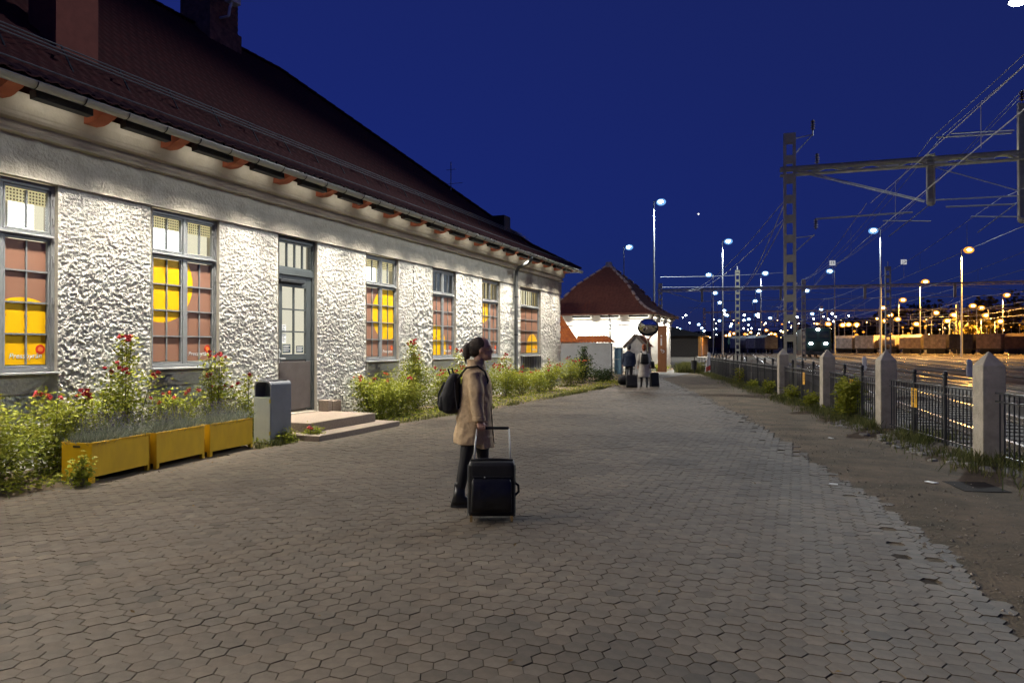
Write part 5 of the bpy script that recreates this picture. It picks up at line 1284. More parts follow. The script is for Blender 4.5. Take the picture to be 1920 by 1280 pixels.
# planet above the yard
o = MB().ell((0, 0, 0), (0.9, 0.9, 0.9), 8, 6).build('bright_planet', emat('planet', (1, 0.98, 0.95), 3.0), None, (-106.75, 923.26, 169.04)); tag(o, 'small bright planet in the dark blue sky', 'planet')

# ------------------------------------------------------------------ rolling stock, shed, trees, hills
def wagon(x, y, rz, col, label, kind='container', L_=12.2):
    t = thing('freight_wagon', label, 'wagon', (x, y, 0), rz, 'freight wagons in the yard')
    col = tuple(c*0.75 for c in col); mc = mat('wagon_' + '_'.join('%d' % int(c*100) for c in col), col, 0.7, var=0.25, scale=1.5)
    MB().box(-1.3, 0, 0.95, 1.3, L_, 1.2).build('underframe', M_dark, t)
    if kind == 'container':
        MB().box(-1.22, 0.1, 1.21, 1.22, L_-0.1, 3.8).build('container', mc, t)
        rb = MB()
        for k in range(int(L_/0.5)): rb.box(-1.26, 0.3+k*0.5, 1.3, -1.221, 0.52+k*0.5, 3.7).box(1.221, 0.3+k*0.5, 1.3, 1.26, 0.52+k*0.5, 3.7)
        for k in range(4): rb.box(-1.0+k*0.6, 0.06, 1.3, -0.92+k*0.6, 0.099, 3.7)
        rb.build('ribs', mc, t)
    elif kind == 'tank':
        MB().cyl((0, 0.4, 2.5), (0, L_-0.4, 2.5), 1.3, n=20).build('tank', mc, t, smooth=False); MB().cyl((0, L_/2, 3.7), (0, L_/2, 4.1), 0.35, n=12).build('dome', mc, t)
    else:
        MB().prism([(-1.3, 1.21), (1.3, 1.21), (1.3, 3.3), (0.6, 3.85), (-0.6, 3.85), (-1.3, 3.3)], 0.1, L_-0.1).build('body', mc, t)
        MB().box(-1.33, L_*0.35, 1.4, -1.301, L_*0.65, 3.1).box(1.301, L_*0.35, 1.4, 1.33, L_*0.65, 3.1).build('sliding_door', mc, t)
    for wy in (1.5, 3.3, L_-3.3, L_-1.5):
        for s_ in (-1, 1): MB().cyl((s_*0.7, wy, 0.61), (s_*0.82, wy, 0.61), 0.46, n=14).build('wheel', M_dark, t)
cols = [((0.10, 0.14, 0.10), 'dark green covered wagon at the left end of the far freight train', 'van'), ((0.40, 0.07, 0.05), 'red container wagon in the far freight train', 'container'), ((0.06, 0.11, 0.34), 'blue container wagon in the far freight train', 'container'), ((0.55, 0.45, 0.10), 'yellow container wagon in the far freight train', 'container'),
        ((0.30, 0.12, 0.07), 'brown container wagon in the far freight train', 'container'), ((0.07, 0.17, 0.15), 'dark teal container wagon in the far freight train', 'container'), ((0.62, 0.63, 0.62), 'white covered wagon in the far freight train', 'van'), ((0.40, 0.40, 0.40), 'grey tank wagon in the far freight train', 'tank'), ((0.55, 0.58, 0.60), 'pale covered wagon behind the near slotted mast', 'van'), ((0.28, 0.31, 0.32), 'grey covered wagon behind the near slotted mast', 'van')]
# the far train stands on a track that bends across the view
pA, pB = Vector((-17.5, 198, 0)), Vector((4.5, 150, 0)); dv = (pB-pA); seg = [0, 0.16, 0.24, 0.32, 0.42, 0.50, 0.62, 0.71, 0.80, 0.90]
for k, (c, lab, kd) in enumerate(cols):
    p = pA + dv*seg[k]; wagon(p.x, p.y, math.atan2(-dv.x, dv.y), c, lab, kd, 5.2 if kd == 'container' and k in (1, 2, 4) else 5.0 if k > 0 else 8.0)
rc = [((0.60, 0.52, 0.45), 'van'), ((0.62, 0.55, 0.48), 'container'), ((0.45, 0.36, 0.28), 'tank'), ((0.50, 0.40, 0.30), 'van'), ((0.55, 0.48, 0.40), 'container'), ((0.05, 0.05, 0.08), 'container'), ((0.58, 0.45, 0.32), 'container'), ((0.20, 0.12, 0.08), 'van'), ((0.50, 0.38, 0.25), 'van'), ((0.62, 0.52, 0.42), 'container'), ((0.66, 0.56, 0.46), 'container'), ((0.40, 0.46, 0.52), 'container'), ((0.38, 0.45, 0.52), 'container')]
rl = ['cream covered wagon right of the locomotive', 'pale container lit orange, left in the right-hand train', 'small brown tank wagon in the right-hand train', 'tan covered wagon left of the dark catenary pole', 'tan container just left of the dark container', 'black container in the right-hand train', 'orange-lit container right of the black one', 'dark brown covered wagon in the right-hand train', 'tan covered wagon under the yellow trees', 'pale container under the yellow trees', 'largest pale container in the right-hand train', 'blue-grey container near the right picture edge', 'blue-grey container at the right picture edge']
pA, pB = Vector((17.0, 166, 0)), Vector((64.0, 134, 0)); dv = pB-pA
for k, (c, kd) in enumerate(rc):
    p = pA + dv*(k/12.5); wagon(p.x, p.y, math.atan2(-dv.x, dv.y), c, rl[k], kd, 4.2)
# locomotive
lx_, ly_ = tr(18.3, 95.5)
lc = thing('locomotive', 'dark green locomotive with bright headlights facing the camera', 'locomotive', (lx_, ly_, 0), TA)
M_loc = mat('loco_paint', (0.018, 0.04, 0.038), 0.4, var=0.1)
MB().prism([(0.5, 1.0), (14.5, 1.0), (15.0, 2.2), (14.4, 3.9), (0.6, 3.9), (0.0, 2.2)], -1.48, 1.48, 'x').build('body', M_loc, lc, bevel=0.08)
MB().box(-1.42, 0.2, 0.55, 1.42, 14.8, 0.99).build('underframe', M_dark, lc)
for s_ in (-1, 1): MB().add([(s_*0.15, 0.10, 2.55), (s_*1.25, 0.10, 2.55), (s_*1.2, 0.42, 3.45), (s_*0.15, 0.42, 3.45)], [(0, 1, 2, 3)]).build('windscreen', mat('loco_glass', (0.02, 0.03, 0.04), 0.1, spec=0.7), lc)
for (sx, sz_) in ((-0.85, 1.95), (0.85, 1.95), (0, 3.72)): MB().ell((sx, 0.05 if sz_ < 3 else 0.5, sz_), (0.20, 0.12, 0.16), 12, 8).build('headlight', emat('headlight', (0.85, 0.93, 1.0), 60), lc)
for s_ in (-1, 1): MB().cyl((s_*0.85, -0.25, 1.05), (s_*0.85, 0.3, 1.05), 0.16, n=12).build('buffer', M_dark, lc)
for wy in (2, 4.6, 10.4, 13):
    for s_ in (-1, 1): MB().cyl((s_*0.68, wy, 0.7), (s_*0.82, wy, 0.7), 0.55, n=16).build('wheel', M_dark, lc)
# goods shed
sh = thing('goods_shed', 'long low goods shed lit orange, beyond the cabin', 'building', (-4.9, 112, 0), TA)
M_plank = mat('shed_plank', (0.40, 0.22, 0.08), 0.8, var=0.15)
MB().box(-8, 0, 0, -0.1, 34, 3.2).build('wall', mat('shed_wall', (0.10, 0.08, 0.06), 0.9), sh)
plk = MB().box(-0.099, 0, 0, -0.06, 0.85, 3.15).mesh('plank', M_plank)
for k in range(34): inst('plank', plk, sh, (0, 0.05+k, 0))
MB().prism([(-8.6, 3.2), (0.9, 3.2), (0.9, 3.35), (-4, 4.6), (-8.6, 3.35)], -0.6, 34.6).build('roof', M_dark, sh)
MB().cyl((0.5, -0.3, 0), (0.5, -0.3, 3.2), 0.06, n=6).build('post', M_pole, sh)
ld = bpy.data.lights.new('shed_lamp', 'POINT'); ld.energy = 900; ld.color = SODIUM; ld.shadow_soft_size = 0.15
lo = bpy.data.objects.new('shed_lamp', ld); link(lo, sh); lo.location = (1.2, 12, 3.0)
MB().ell((1.2, 12, 3.15), (0.15, 0.15, 0.1), 8, 6).bar((0.0, 12, 3.3), (1.3, 12, 3.3), 0.05, 0.05).build('shed_lamp_head', M_pole, sh)
# dark signal and pole details
for (x, y, h, lab) in ((18.05, 84.4, 10.0, 'thick dark catenary pole right of the number plate 13'), (2.31, 92.0, 11.0, 'pale catenary pole left of the near slotted mast')):
    t = thing('catenary_pole', lab, 'pole', (x, y, 0), TA); batten_mast((0, 0), h, 'mast', t, 0.55); MB().cyl((0, 0, h), (0, 0, h+0.5), 0.05, n=6).build('tip', M_white, t)
# low marker posts by the rails
for (a, b, lab) in ((17.0, 52, 'small white marker post between the rails'), (21.0, 44, 'low white rail marker farther right')):
    x, y = tr(a, b); tag(MB().loft([(0, 0, -0.03, 0.14, 0.1), (0, 0, 0.8, 0.14, 0.1), (0, 0, 0.9, 0.08, 0.06)], 10, p=4).build('marker_post', M_white, None, (x, y, 0)), lab, 'marker')
def tree(x, y, h, r, label, seed, lm=L_far, nl=1300, size=0.9, group='trees behind the yard'):
    g = np.random.default_rng(seed); t = thing('tree', label, 'tree', (x, y, 0), 0, group)
    tk = MB().tube([(0, 0, -0.1), (0.1, 0, h*0.35), (0, 0.1, h*0.8)], [h*0.022, h*0.016, h*0.006], 7)
    cl_ = []
    for k in range(16):
        an = g.random()*6.28; zz = h*(0.35+0.6*g.random()); rr = r*(0.35+0.65*g.random())*math.sqrt(max(0.1, 1-((zz/h-0.6)/0.5)**2)); e = Vector((rr*math.cos(an), rr*math.sin(an), zz))
        tk.tube([(0, 0, zz*0.6), tuple(e*0.6 + Vector((0, 0, zz*0.3))), tuple(e)], [h*0.008, h*0.005, h*0.002], 4); cl_.append(e)
    tk.build('trunk', M_stem, t)
    C = np.concatenate([np.array(c)[None] + g.normal(size=(nl//16, 3))*r*0.24*np.array([1, 1, 0.8]) for c in cl_])
    V_, F_ = leaf_quads(C, size, 0.4, g, 0.8)
    inst('crown', np_mesh('crown', V_, F_, lm, tone=np.repeat(g.random(len(C)), 4)), t)
L_gold = leafmat('autumn_leaf', (0.10, 0.075, 0.012), (0.24, 0.17, 0.03))
tw = [(33, 218, 11, 4.5), (42, 224, 13, 5), (50, 228, 12, 5), (57, 222, 15, 5.5), (66, 230, 16, 6), (74, 226, 17, 6), (83, 236, 18, 7), (27, 240, 10, 5), (20, 262, 10, 5), (92, 246, 18, 7), (12, 275, 9, 5), (46, 190, 9, 3.5), (60, 185, 11, 4)]
for k, (x, y, h, r) in enumerate(tw):
    tree(x, y, h, r, '%s autumn tree lit by sodium lamps at the right' % ('tall yellow' if k == 5 else 'smaller yellow') if k in (5, 12) else 'dark tree beyond the right-hand train, %s counted from the left' % ORD[sorted(range(len(tw)), key=lambda q: tw[q][0]/tw[q][1]).index(k)], 300+k, L_gold if k in (3, 5, 11, 12) else L_far, group='lit autumn trees' if k in (5, 12) else 'trees behind the yard')
# wooded ridge on the horizon
az = np.linspace(R(-70), R(60), 260); hv, hf = [], []
for k, a in enumerate(az):
    d_ = 720; x, y = 9.17 + d_*math.sin(a), d_*math.cos(a); hh = 9 + 10*float(fbm(np.array([a*9.0]), np.array([1.0]), 70)[0]) + 9*max(0, math.sin((a-R(-5))*1.6)) + 2.2*float(noise2(np.array([a*160]), np.array([3.0]), 71)[0])
    hv += [(x, y, -1), (x*1.0, y, hh*0.7), (x*1.03, y*1.03, hh), (x*1.2, y*1.2, hh*0.9)]
for k in range(len(az)-1):
    for q in range(3): hf.append((k*4+q, k*4+q+1, k*4+4+q+1, k*4+4+q))
o = np_mesh('hill', np.array(hv), np.array(hf), mat('far_wood', (0.02, 0.026, 0.02), 0.95, scale=0.05), False); tag(inst('hill', o), kind='structure')

# ------------------------------------------------------------------ people and luggage
def remesh(o, vox, disp=0.0, sc=0.12):
    m = o.modifiers.new('remesh', 'REMESH'); m.mode = 'VOXEL'; m.voxel_size = vox; m.use_smooth_shade = True
    s = o.modifiers.new('smooth', 'SMOOTH'); s.factor = 0.5; s.iterations = 3
    if disp:
        tx = bpy.data.textures.new('folds', 'CLOUDS'); tx.noise_scale = sc; tx.noise_depth = 2
        d_ = o.modifiers.new('folds', 'DISPLACE'); d_.texture = tx; d_.strength = disp; d_.mid_level = 0.5; d_.texture_coords = 'LOCAL'
    return o
def zone_mat(name, skin, cloth, zcut, boot=None, zboot=0.2, hand=None):
    """skin above zcut (and round the hands), cloth below, boots at the bottom"""
    m = bpy.data.materials.new(name); m.use_nodes = True
    n, l = m.node_tree.nodes, m.node_tree.links; b = n['Principled BSDF']; b.inputs['Roughness'].default_value = 0.6
    tc = n.new('ShaderNodeTexCoord'); sp = n.new('ShaderNodeSeparateXYZ'); l.new(tc.outputs['Object'], sp.inputs[0])
    gt_ = n.new('ShaderNodeMath'); gt_.operation = 'GREATER_THAN'; gt_.inputs[1].default_value = zcut; l.new(sp.outputs['Z'], gt_.inputs[0])
    fac = gt_.outputs[0]
    for hp in hand or []:
        ds = n.new('ShaderNodeVectorMath'); ds.operation = 'DISTANCE'; ds.inputs[1].default_value = hp; l.new(tc.outputs['Object'], ds.inputs[0])
        lt = n.new('ShaderNodeMath'); lt.operation = 'LESS_THAN'; lt.inputs[1].default_value = 0.13; l.new(ds.outputs['Value'], lt.inputs[0])
        mxx = n.new('ShaderNodeMath'); mxx.operation = 'MAXIMUM'; l.new(fac, mxx.inputs[0]); l.new(lt.outputs[0], mxx.inputs[1]); fac = mxx.outputs[0]
    mx = n.new('ShaderNodeMixRGB'); mx.inputs[1].default_value = (*cloth, 1); mx.inputs[2].default_value = (*skin, 1); l.new(fac, mx.inputs[0])
    nz = n.new('ShaderNodeTexNoise'); nz.inputs['Scale'].default_value = 14; l.new(tc.outputs['Object'], nz.inputs['Vector'])
    mu = n.new('ShaderNodeMixRGB'); mu.blend_type = 'OVERLAY'; mu.inputs[0].default_value = 0.25; l.new(mx.outputs[0], mu.inputs[1]); l.new(nz.outputs['Fac'], mu.inputs[2])
    l.new(mu.outputs[0], b.inputs['Base Color'])
    return m
M_skin_c = (0.52, 0.30, 0.21)
M_hair = mat('brown_hair', (0.045, 0.026, 0.017), 0.5, var=0.3, scale=3, bump=0.6, bscale=60, stretch=(1, 1, 6))

def head(b, cx, cz, s=1.0, cy=0.0, side=0.0):
    b.ell((cx, cy, cz+0.02*s), (0.092*s, 0.074*s, 0.108*s), 18, 12)            # skull
    b.ell((cx+0.035*s, cy, cz-0.045*s), (0.062*s, 0.058*s, 0.068*s), 14, 10)    # jaw
    b.ell((cx+0.075*s, cy, cz-0.088*s), (0.026*s, 0.028*s, 0.022*s), 10, 6)     # chin
    b.loft([(cx+0.080*s, cy, cz-0.032*s, 0.030*s, 0.020*s), (cx+0.082*s, cy, cz-0.020*s, 0.034*s, 0.018*s), (cx+0.078*s, cy, cz+0.03*s, 0.016*s, 0.012*s)], 8)   # nose
    b.ell((cx+0.088*s, cy, cz-0.058*s), (0.016*s, 0.026*s, 0.008*s), 8, 6); b.ell((cx+0.085*s, cy, cz-0.070*s), (0.016*s, 0.024*s, 0.008*s), 8, 6)   # lips
    b.ell((cx+0.075*s, cy, cz+0.038*s), (0.020*s, 0.055*s, 0.012*s), 10, 6)     # brow
    for q in (-1, 1): b.ell((cx-0.008*s, cy+q*0.074*s, cz-0.005*s), (0.020*s, 0.010*s, 0.032*s), 8, 6)   # ears

def limb(b, pts, rs, n=12): b.tube(pts, rs, n)
def hand(b, w, d_, curl_to, side):
    """palm below the wrist w, fingers closing round a bar that runs along local x at curl_to"""
    w = Vector(w); c = Vector(curl_to); palm = (w + c)*0.5 + Vector((0, 0, 0.012))
    b.ell(tuple(palm), (0.040, 0.020, 0.048), 10, 8)
    for k, (L_) in enumerate((0.92, 1.05, 1.0, 0.8)):
        x = c.x - 0.032 + k*0.0215
        pts = [(x, c.y - side*0.018, c.z+0.040), (x, c.y - side*0.030, c.z+0.005), (x, c.y - side*0.014, c.z-0.024*L_), (x, c.y + side*0.012, c.z-0.020*L_)]
        b.tube(pts, [0.0095, 0.009, 0.0085, 0.007], 7)
    b.tube([(w.x+0.028, w.y, w.z-0.02), (c.x+0.046, c.y+side*0.012, c.z+0.02), (c.x+0.040, c.y+side*0.022, c.z-0.006)], [0.012, 0.0105, 0.008], 7)

# the woman with the beige coat
W_LOC = (6.14, 6.55, 0.0); W_RZ = R(21.87)
wm = thing('person', 'woman in a beige coat and black trousers standing in profile, holding a suitcase handle', 'person', W_LOC, W_RZ)
b = MB()
b.loft([(-0.01, 0, 0.80, 0.13, 0.165), (0, 0, 0.92, 0.135, 0.175), (0.01, 0, 1.08, 0.11, 0.145), (0.01, 0, 1.22, 0.125, 0.16), (0, 0, 1.34, 0.10, 0.165), (0.01, 0, 1.40, 0.055, 0.07)], 18)
limb(b, [(-0.02, -0.085, 0.88), (-0.06, -0.09, 0.66), (-0.095, -0.095, 0.47), (-0.125, -0.095, 0.30), (-0.155, -0.095, 0.10)], [0.092, 0.080, 0.060, 0.058, 0.045])
limb(b, [(0.04, 0.085, 0.88), (0.06, 0.09, 0.66), (0.075, 0.095, 0.47), (0.07, 0.095, 0.30), (0.06, 0.095, 0.10)], [0.092, 0.080, 0.060, 0.058, 0.045])
for (fx, fy) in ((-0.155, -0.095), (0.06, 0.095)):
    b.loft([(fx+0.045, fy, 0.0, 0.125, 0.047), (fx+0.045, fy, 0.025, 0.128, 0.050), (fx+0.035, fy, 0.06, 0.105, 0.045), (fx+0.0, fy, 0.10, 0.062, 0.046), (fx, fy, 0.24, 0.048, 0.046)], 16, p=2.4)
limb(b, [(0.02, -0.185, 1.33), (0.03, -0.225, 1.18), (0.035, -0.245, 1.04), (0.045, -0.255, 0.94), (0.055, -0.262, 0.875)], [0.055, 0.050, 0.042, 0.036, 0.027])
limb(b, [(0.0, 0.185, 1.33), (-0.01, 0.225, 1.18), (0.01, 0.24, 1.04), (0.06, 0.23, 0.92), (0.09, 0.22, 0.84)], [0.055, 0.050, 0.042, 0.034, 0.027])
hand(b, (0.055, -0.262, 0.87), 0, (0.075, -0.268, 0.805), 1); hand(b, (0.09, 0.22, 0.84), 0, (0.10, 0.22, 0.765), -1)
limb(b, [(0.01, 0, 1.36), (0.03, 0, 1.44), (0.05, 0, 1.52)], [0.058, 0.052, 0.050]); head(b, 0.07, 1.565)
body = b.build('body', zone_mat('woman_skin_and_trousers', M_skin_c, (0.010, 0.010, 0.013), 1.37, hand=[(0.07, -0.265, 0.80), (0.10, 0.22, 0.78)]), wm)
remesh(body, 0.0075)
M_coat = mat('beige_coat', (0.60, 0.445, 0.28), 0.95, scale=26, col2=(0.50, 0.36, 0.22), bump=0.7, bscale=150, spec=0.1)
c = MB()
c.loft([(-0.02, 0, 0.625, 0.195, 0.215), (-0.02, 0, 0.66, 0.200, 0.22), (-0.01, 0, 0.80, 0.185, 0.215), (0.0, 0, 0.95, 0.175, 0.20), (0.01, 0, 1.10, 0.165, 0.19), (0.01, 0, 1.22, 0.155, 0.20), (0.0, 0, 1.32, 0.13, 0.19), (0.005, 0, 1.38, 0.09, 0.12), (0.02, 0, 1.44, 0.068, 0.075)], 24, p=2.2)
c.loft([(0.10, -0.02, 0.585, 0.09, 0.17), (0.10, -0.02, 0.70, 0.09, 0.17)], 16)
c.tube([(0.0, -0.175, 1.33), (0.025, -0.228, 1.17), (0.03, -0.248, 1.03), (0.045, -0.258, 0.93), (0.052, -0.262, 0.875)], [0.078, 0.074, 0.068, 0.062, 0.058], 14)
c.tube([(-0.02, 0.175, 1.33), (-0.015, 0.228, 1.17), (0.01, 0.243, 1.03), (0.05, 0.235, 0.93), (0.075, 0.228, 0.875)], [0.078, 0.074, 0.068, 0.062, 0.056], 14)
coat = remesh(c.build('coat', M_coat, wm), 0.010, 0.036, 0.13)
MB().tube([(0.085, -0.055, 1.38), (0.12, -0.07, 1.26), (0.15, -0.075, 1.15), (0.165, -0.07, 0.95), (0.19, -0.06, 0.62)], 0.006, 5).build('coat_edge_shadow', mat('coat_shadow', (0.10, 0.075, 0.05), 0.95), wm)  # dark strip painted as the shadow line down the coat front
hb = MB().ell((0.035, 0, 1.600), (0.108, 0.083, 0.095), 18, 12).ell((0.0, 0, 1.57), (0.082, 0.080, 0.085), 14, 10).ell((-0.070, 0, 1.565), (0.058, 0.055, 0.070), 12, 8).ell((-0.085, 0.0, 1.525), (0.044, 0.045, 0.060), 12, 8)
hb.tube([(-0.09, 0, 1.52), (-0.10, -0.01, 1.46), (-0.09, -0.01, 1.41)], [0.025, 0.012, 0.004], 8)
remesh(hb.build('hair', M_hair, wm), 0.0065, 0.004, 0.03)
MB().cyl((-0.066, -0.048, 1.578), (-0.062, -0.036, 1.578), 0.010, n=8).build('hair_clip', M_white, wm)
M_gold = mat('gold_frame', (0.75, 0.55, 0.25), 0.25, metal=0.9, var=0)
gm = MB().tube([(0.055, -0.082, 1.578), (0.100, -0.078, 1.577), (0.152, -0.064, 1.574)], 0.0028, 5).tube([(0.055, 0.082, 1.578), (0.152, 0.064, 1.574)], 0.0028, 5)
for s_ in (-1, 1): gm.tube([(0.158 - 0.004*abs(math.cos(t)), s_*(0.036+0.026*math.cos(t)), 1.567+0.019*math.sin(t)) for t in np.linspace(0, 2*math.pi, 14)], 0.0022, 5)
gm.build('glasses', M_gold, wm)
for s_ in (-1, 1): MB().ell((0.142, s_*0.034, 1.570), (0.010, 0.013, 0.009), 8, 6).build('eye', mat('eye_white', (0.6, 0.58, 0.55), 0.3), wm)
for (fx, fy) in ((-0.155, -0.095), (0.06, 0.095)):
    q = MB().loft([(fx+0.045, fy, -0.004, 0.132, 0.052), (fx+0.045, fy, 0.028, 0.132, 0.052)], 16, p=2.4); q.build('boot_sole', M_dark, wm)
    MB().loft([(fx+0.04, fy, 0.02, 0.128, 0.052), (fx+0.035, fy, 0.06, 0.112, 0.050), (fx+0.0, fy, 0.105, 0.062, 0.050), (fx+0.005, fy, 0.20, 0.052, 0.050)], 16, p=2.4).build('boot', mat('boot_leather', (0.010, 0.010, 0.011), 0.35, spec=0.5), wm, smooth=True)

cl_ = MB().loft([(0.012, 0, 1.375, 0.098, 0.115), (0.008, 0, 1.43, 0.088, 0.098), (0.0, 0, 1.472, 0.086, 0.092), (0.0, 0, 1.472, 0.076, 0.082), (0.008, 0, 1.42, 0.076, 0.086)], 22)
remesh(cl_.build('collar', M_coat, wm), 0.009, 0.01, 0.06)
remesh(MB().loft([(0.05, -0.262, 0.868, 0.064, 0.064), (0.048, -0.26, 0.92, 0.067, 0.067)], 18).build('cuff', M_coat, wm), 0.010, 0.008, 0.05)
remesh(MB().box(0.035, -0.222, 0.80, 0.135, -0.185, 0.86).build('pocket_flap', M_coat, wm), 0.009)
gh = np.random.default_rng(12); st_h = MB()
for k in range(24):
    an = gh.random()*2 - 1; z0_ = 1.50 + 0.16*gh.random(); s_ = -1 if gh.random() < 0.7 else 1
    p0_ = Vector((-0.02 - 0.07*gh.random(), s_*(0.045 + 0.03*gh.random()), z0_)); d_ = Vector((-0.03 + 0.05*an, s_*0.012*gh.random(), -0.03 - 0.05*gh.random()))
    st_h.tube([p0_, p0_ + d_*0.6 + Vector((-0.012, s_*0.008, 0.004)), p0_ + d_*1.3], [0.0016, 0.0014, 0.0006], 3)
for k in range(14):
    a = gh.random()*math.pi; p0_ = Vector((0.035 + 0.10*math.cos(a), (gh.random()-0.5)*0.08, 1.60 + 0.092*math.sin(a))); st_h.tube([p0_, p0_ + Vector((-0.02, 0, 0.010)), p0_ + Vector((-0.045, 0, 0.006*gh.random()))], [0.0015, 0.0012, 0.0005], 3)
tag(st_h.build('loose_hair', M_hair, wm), kind='stuff')
bp = thing('backpack', 'black backpack on the back of the woman in the beige coat', 'backpack', W_LOC, W_RZ)
q = MB().loft([(-0.235, 0, 0.925, 0.055, 0.11), (-0.25, 0, 0.95, 0.085, 0.14), (-0.25, 0, 1.06, 0.105, 0.155), (-0.235, 0, 1.18, 0.09, 0.15), (-0.215, 0, 1.28, 0.065, 0.13), (-0.205, 0, 1.325, 0.035, 0.09)], 18, p=2.8)
remesh(q.build('bag', M_black, bp), 0.011, 0.015, 0.1)
remesh(MB().loft([(-0.315, 0, 0.955, 0.045, 0.10), (-0.325, 0, 0.99, 0.05, 0.115), (-0.315, 0, 1.10, 0.045, 0.115), (-0.295, 0, 1.13, 0.035, 0.10)], 16, p=3).build('front_pocket', M_black, bp), 0.011, 0.008, 0.06)
MB().tube([(-0.30, -0.112, 0.99), (-0.335, -0.085, 1.115), (-0.34, 0, 1.13), (-0.335, 0.085, 1.115)], 0.004, 5).tube([(-0.17, -0.152, 0.97), (-0.19, -0.152, 1.10), (-0.20, -0.135, 1.24), (-0.215, -0.06, 1.318)], 0.004, 5).build('zip', mat('zip_grey', (0.10, 0.10, 0.11), 0.4), bp)
MB().tube([(-0.31, -0.02, 1.24), (-0.365, -0.03, 1.12), (-0.372, -0.03, 1.02), (-0.35, -0.02, 0.96)], 0.011, 6).tube([(-0.255, 0, 1.31), (-0.275, 0, 1.37), (-0.235, 0, 1.375), (-0.22, 0, 1.32)], 0.010, 6).build('handle', M_black, bp)
for s_ in (-1, 1): MB().tube([(-0.17, s_*0.10, 1.28), (-0.08, s_*0.125, 1.385), (0.03, s_*0.12, 1.402), (0.10, s_*0.125, 1.35), (0.135, s_*0.13, 1.26), (0.12, s_*0.13, 1.20), (0.02, s_*0.12, 1.12), (-0.17, s_*0.10, 0.98)], 0.011, 6).build('strap', M_black, bp)

def suitcase(loc, rz, w, d_, h, hz, label, lean=0.0, detail=True, parent_group=None, hy=0.0):
    """front faces local -y; handle tubes rise at the back"""
    t = thing('suitcase', label, 'suitcase', loc, rz); t.rotation_euler = (lean, 0, rz)
    M_case = mat('case_fabric', (0.013, 0.013, 0.014), 0.5, var=0.25, scale=12, bump=0.25, bscale=200, spec=0.4)
    MB().loft([(0, d_/2, 0.05, w/2*0.96, d_/2*0.92), (0, d_/2, 0.08, w/2, d_/2), (0, d_/2, h-0.03, w/2, d_/2), (0, d_/2, h, w/2*0.95, d_/2*0.9)], 28, p=9).build('body', M_case, t, bevel=0.008)
    for s_ in (-1, 1):
        MB().tube([(s_*(w/2-0.045), d_+0.012, h-0.02), (s_*(w/2-0.05), d_+0.012+hy*0.4, h+(hz-h)*0.5), (s_*(w/2-0.06), d_+0.012+hy, hz-0.01)], 0.0085, 8).build('handle_tube', M_sill, t, smooth=True)
        MB().cyl((s_*(w/2-0.015)-0.012, d_-0.03, 0.045), (s_*(w/2-0.015)+0.012, d_-0.03, 0.045), 0.042, n=14).build('wheel', M_dark, t)
        MB().box(s_*(w/2-0.03)-0.012, 0.0, 0.0, s_*(w/2-0.03)+0.012, 0.03, 0.06).build('foot', M_gold if detail else M_dark, t)
    MB().cyl((-(w/2-0.06), d_+0.012+hy, hz), (w/2-0.06, d_+0.012+hy, hz), 0.014, n=10).build('grip', M_black, t)
    if detail:
        MB().loft([(0, -0.022, 0.10, w/2-0.03, 0.025), (0, -0.026, 0.14, w/2-0.03, 0.028), (0, -0.024, h*0.68, w/2-0.035, 0.026), (0, -0.014, h*0.74, w/2-0.05, 0.016)], 24, p=5).build('front_pocket', mat('case_gloss', (0.011, 0.011, 0.012), 0.32, var=0.3, scale=8, bump=0.6, bscale=9, spec=0.5), t, smooth=True)
        MB().box(-w/2+0.04, -0.012, h*0.755, w/2-0.04, 0.0, h*0.77).build('zip', M_dark, t)
        MB().ell((-0.06, -0.03, h*0.765), (0.008, 0.008, 0.006), 8, 6).build('zip_pull', M_sill, t)
        MB().tube([(w/2-0.005, d_/2, h*0.62), (w/2+0.03, d_/2, h*0.58), (w/2+0.035, d_/2, h*0.47), (w/2-0.005, d_/2, h*0.40)], 0.012, 6).build('side_handle', M_black, t)
        for s_ in (-1, 1): MB().tube([(s_*(w/2+0.001), 0.004, 0.06), (s_*(w/2+0.001), 0.004, h-0.02)], 0.004, 5).build('piping', mat('piping_grey', (0.10, 0.11, 0.12), 0.5), t)
        MB().tube([(-w/2+0.02, d_/2, h+0.002), (-0.08, d_/2, h+0.012), (0.08, d_/2, h+0.012), (w/2-0.02, d_/2, h+0.002)], 0.012, 6).build('top_handle', M_black, t)
ca, sa = math.cos(W_RZ), math.sin(W_RZ)
lx2, ly2 = 0.185, -0.72
suitcase((W_LOC[0]+lx2*ca-ly2*sa, W_LOC[1]+lx2*sa+ly2*ca, 0), W_RZ, 0.43, 0.25, 0.54, 0.805, 'black upright suitcase standing beside the woman in the beige coat', hy=0.18)

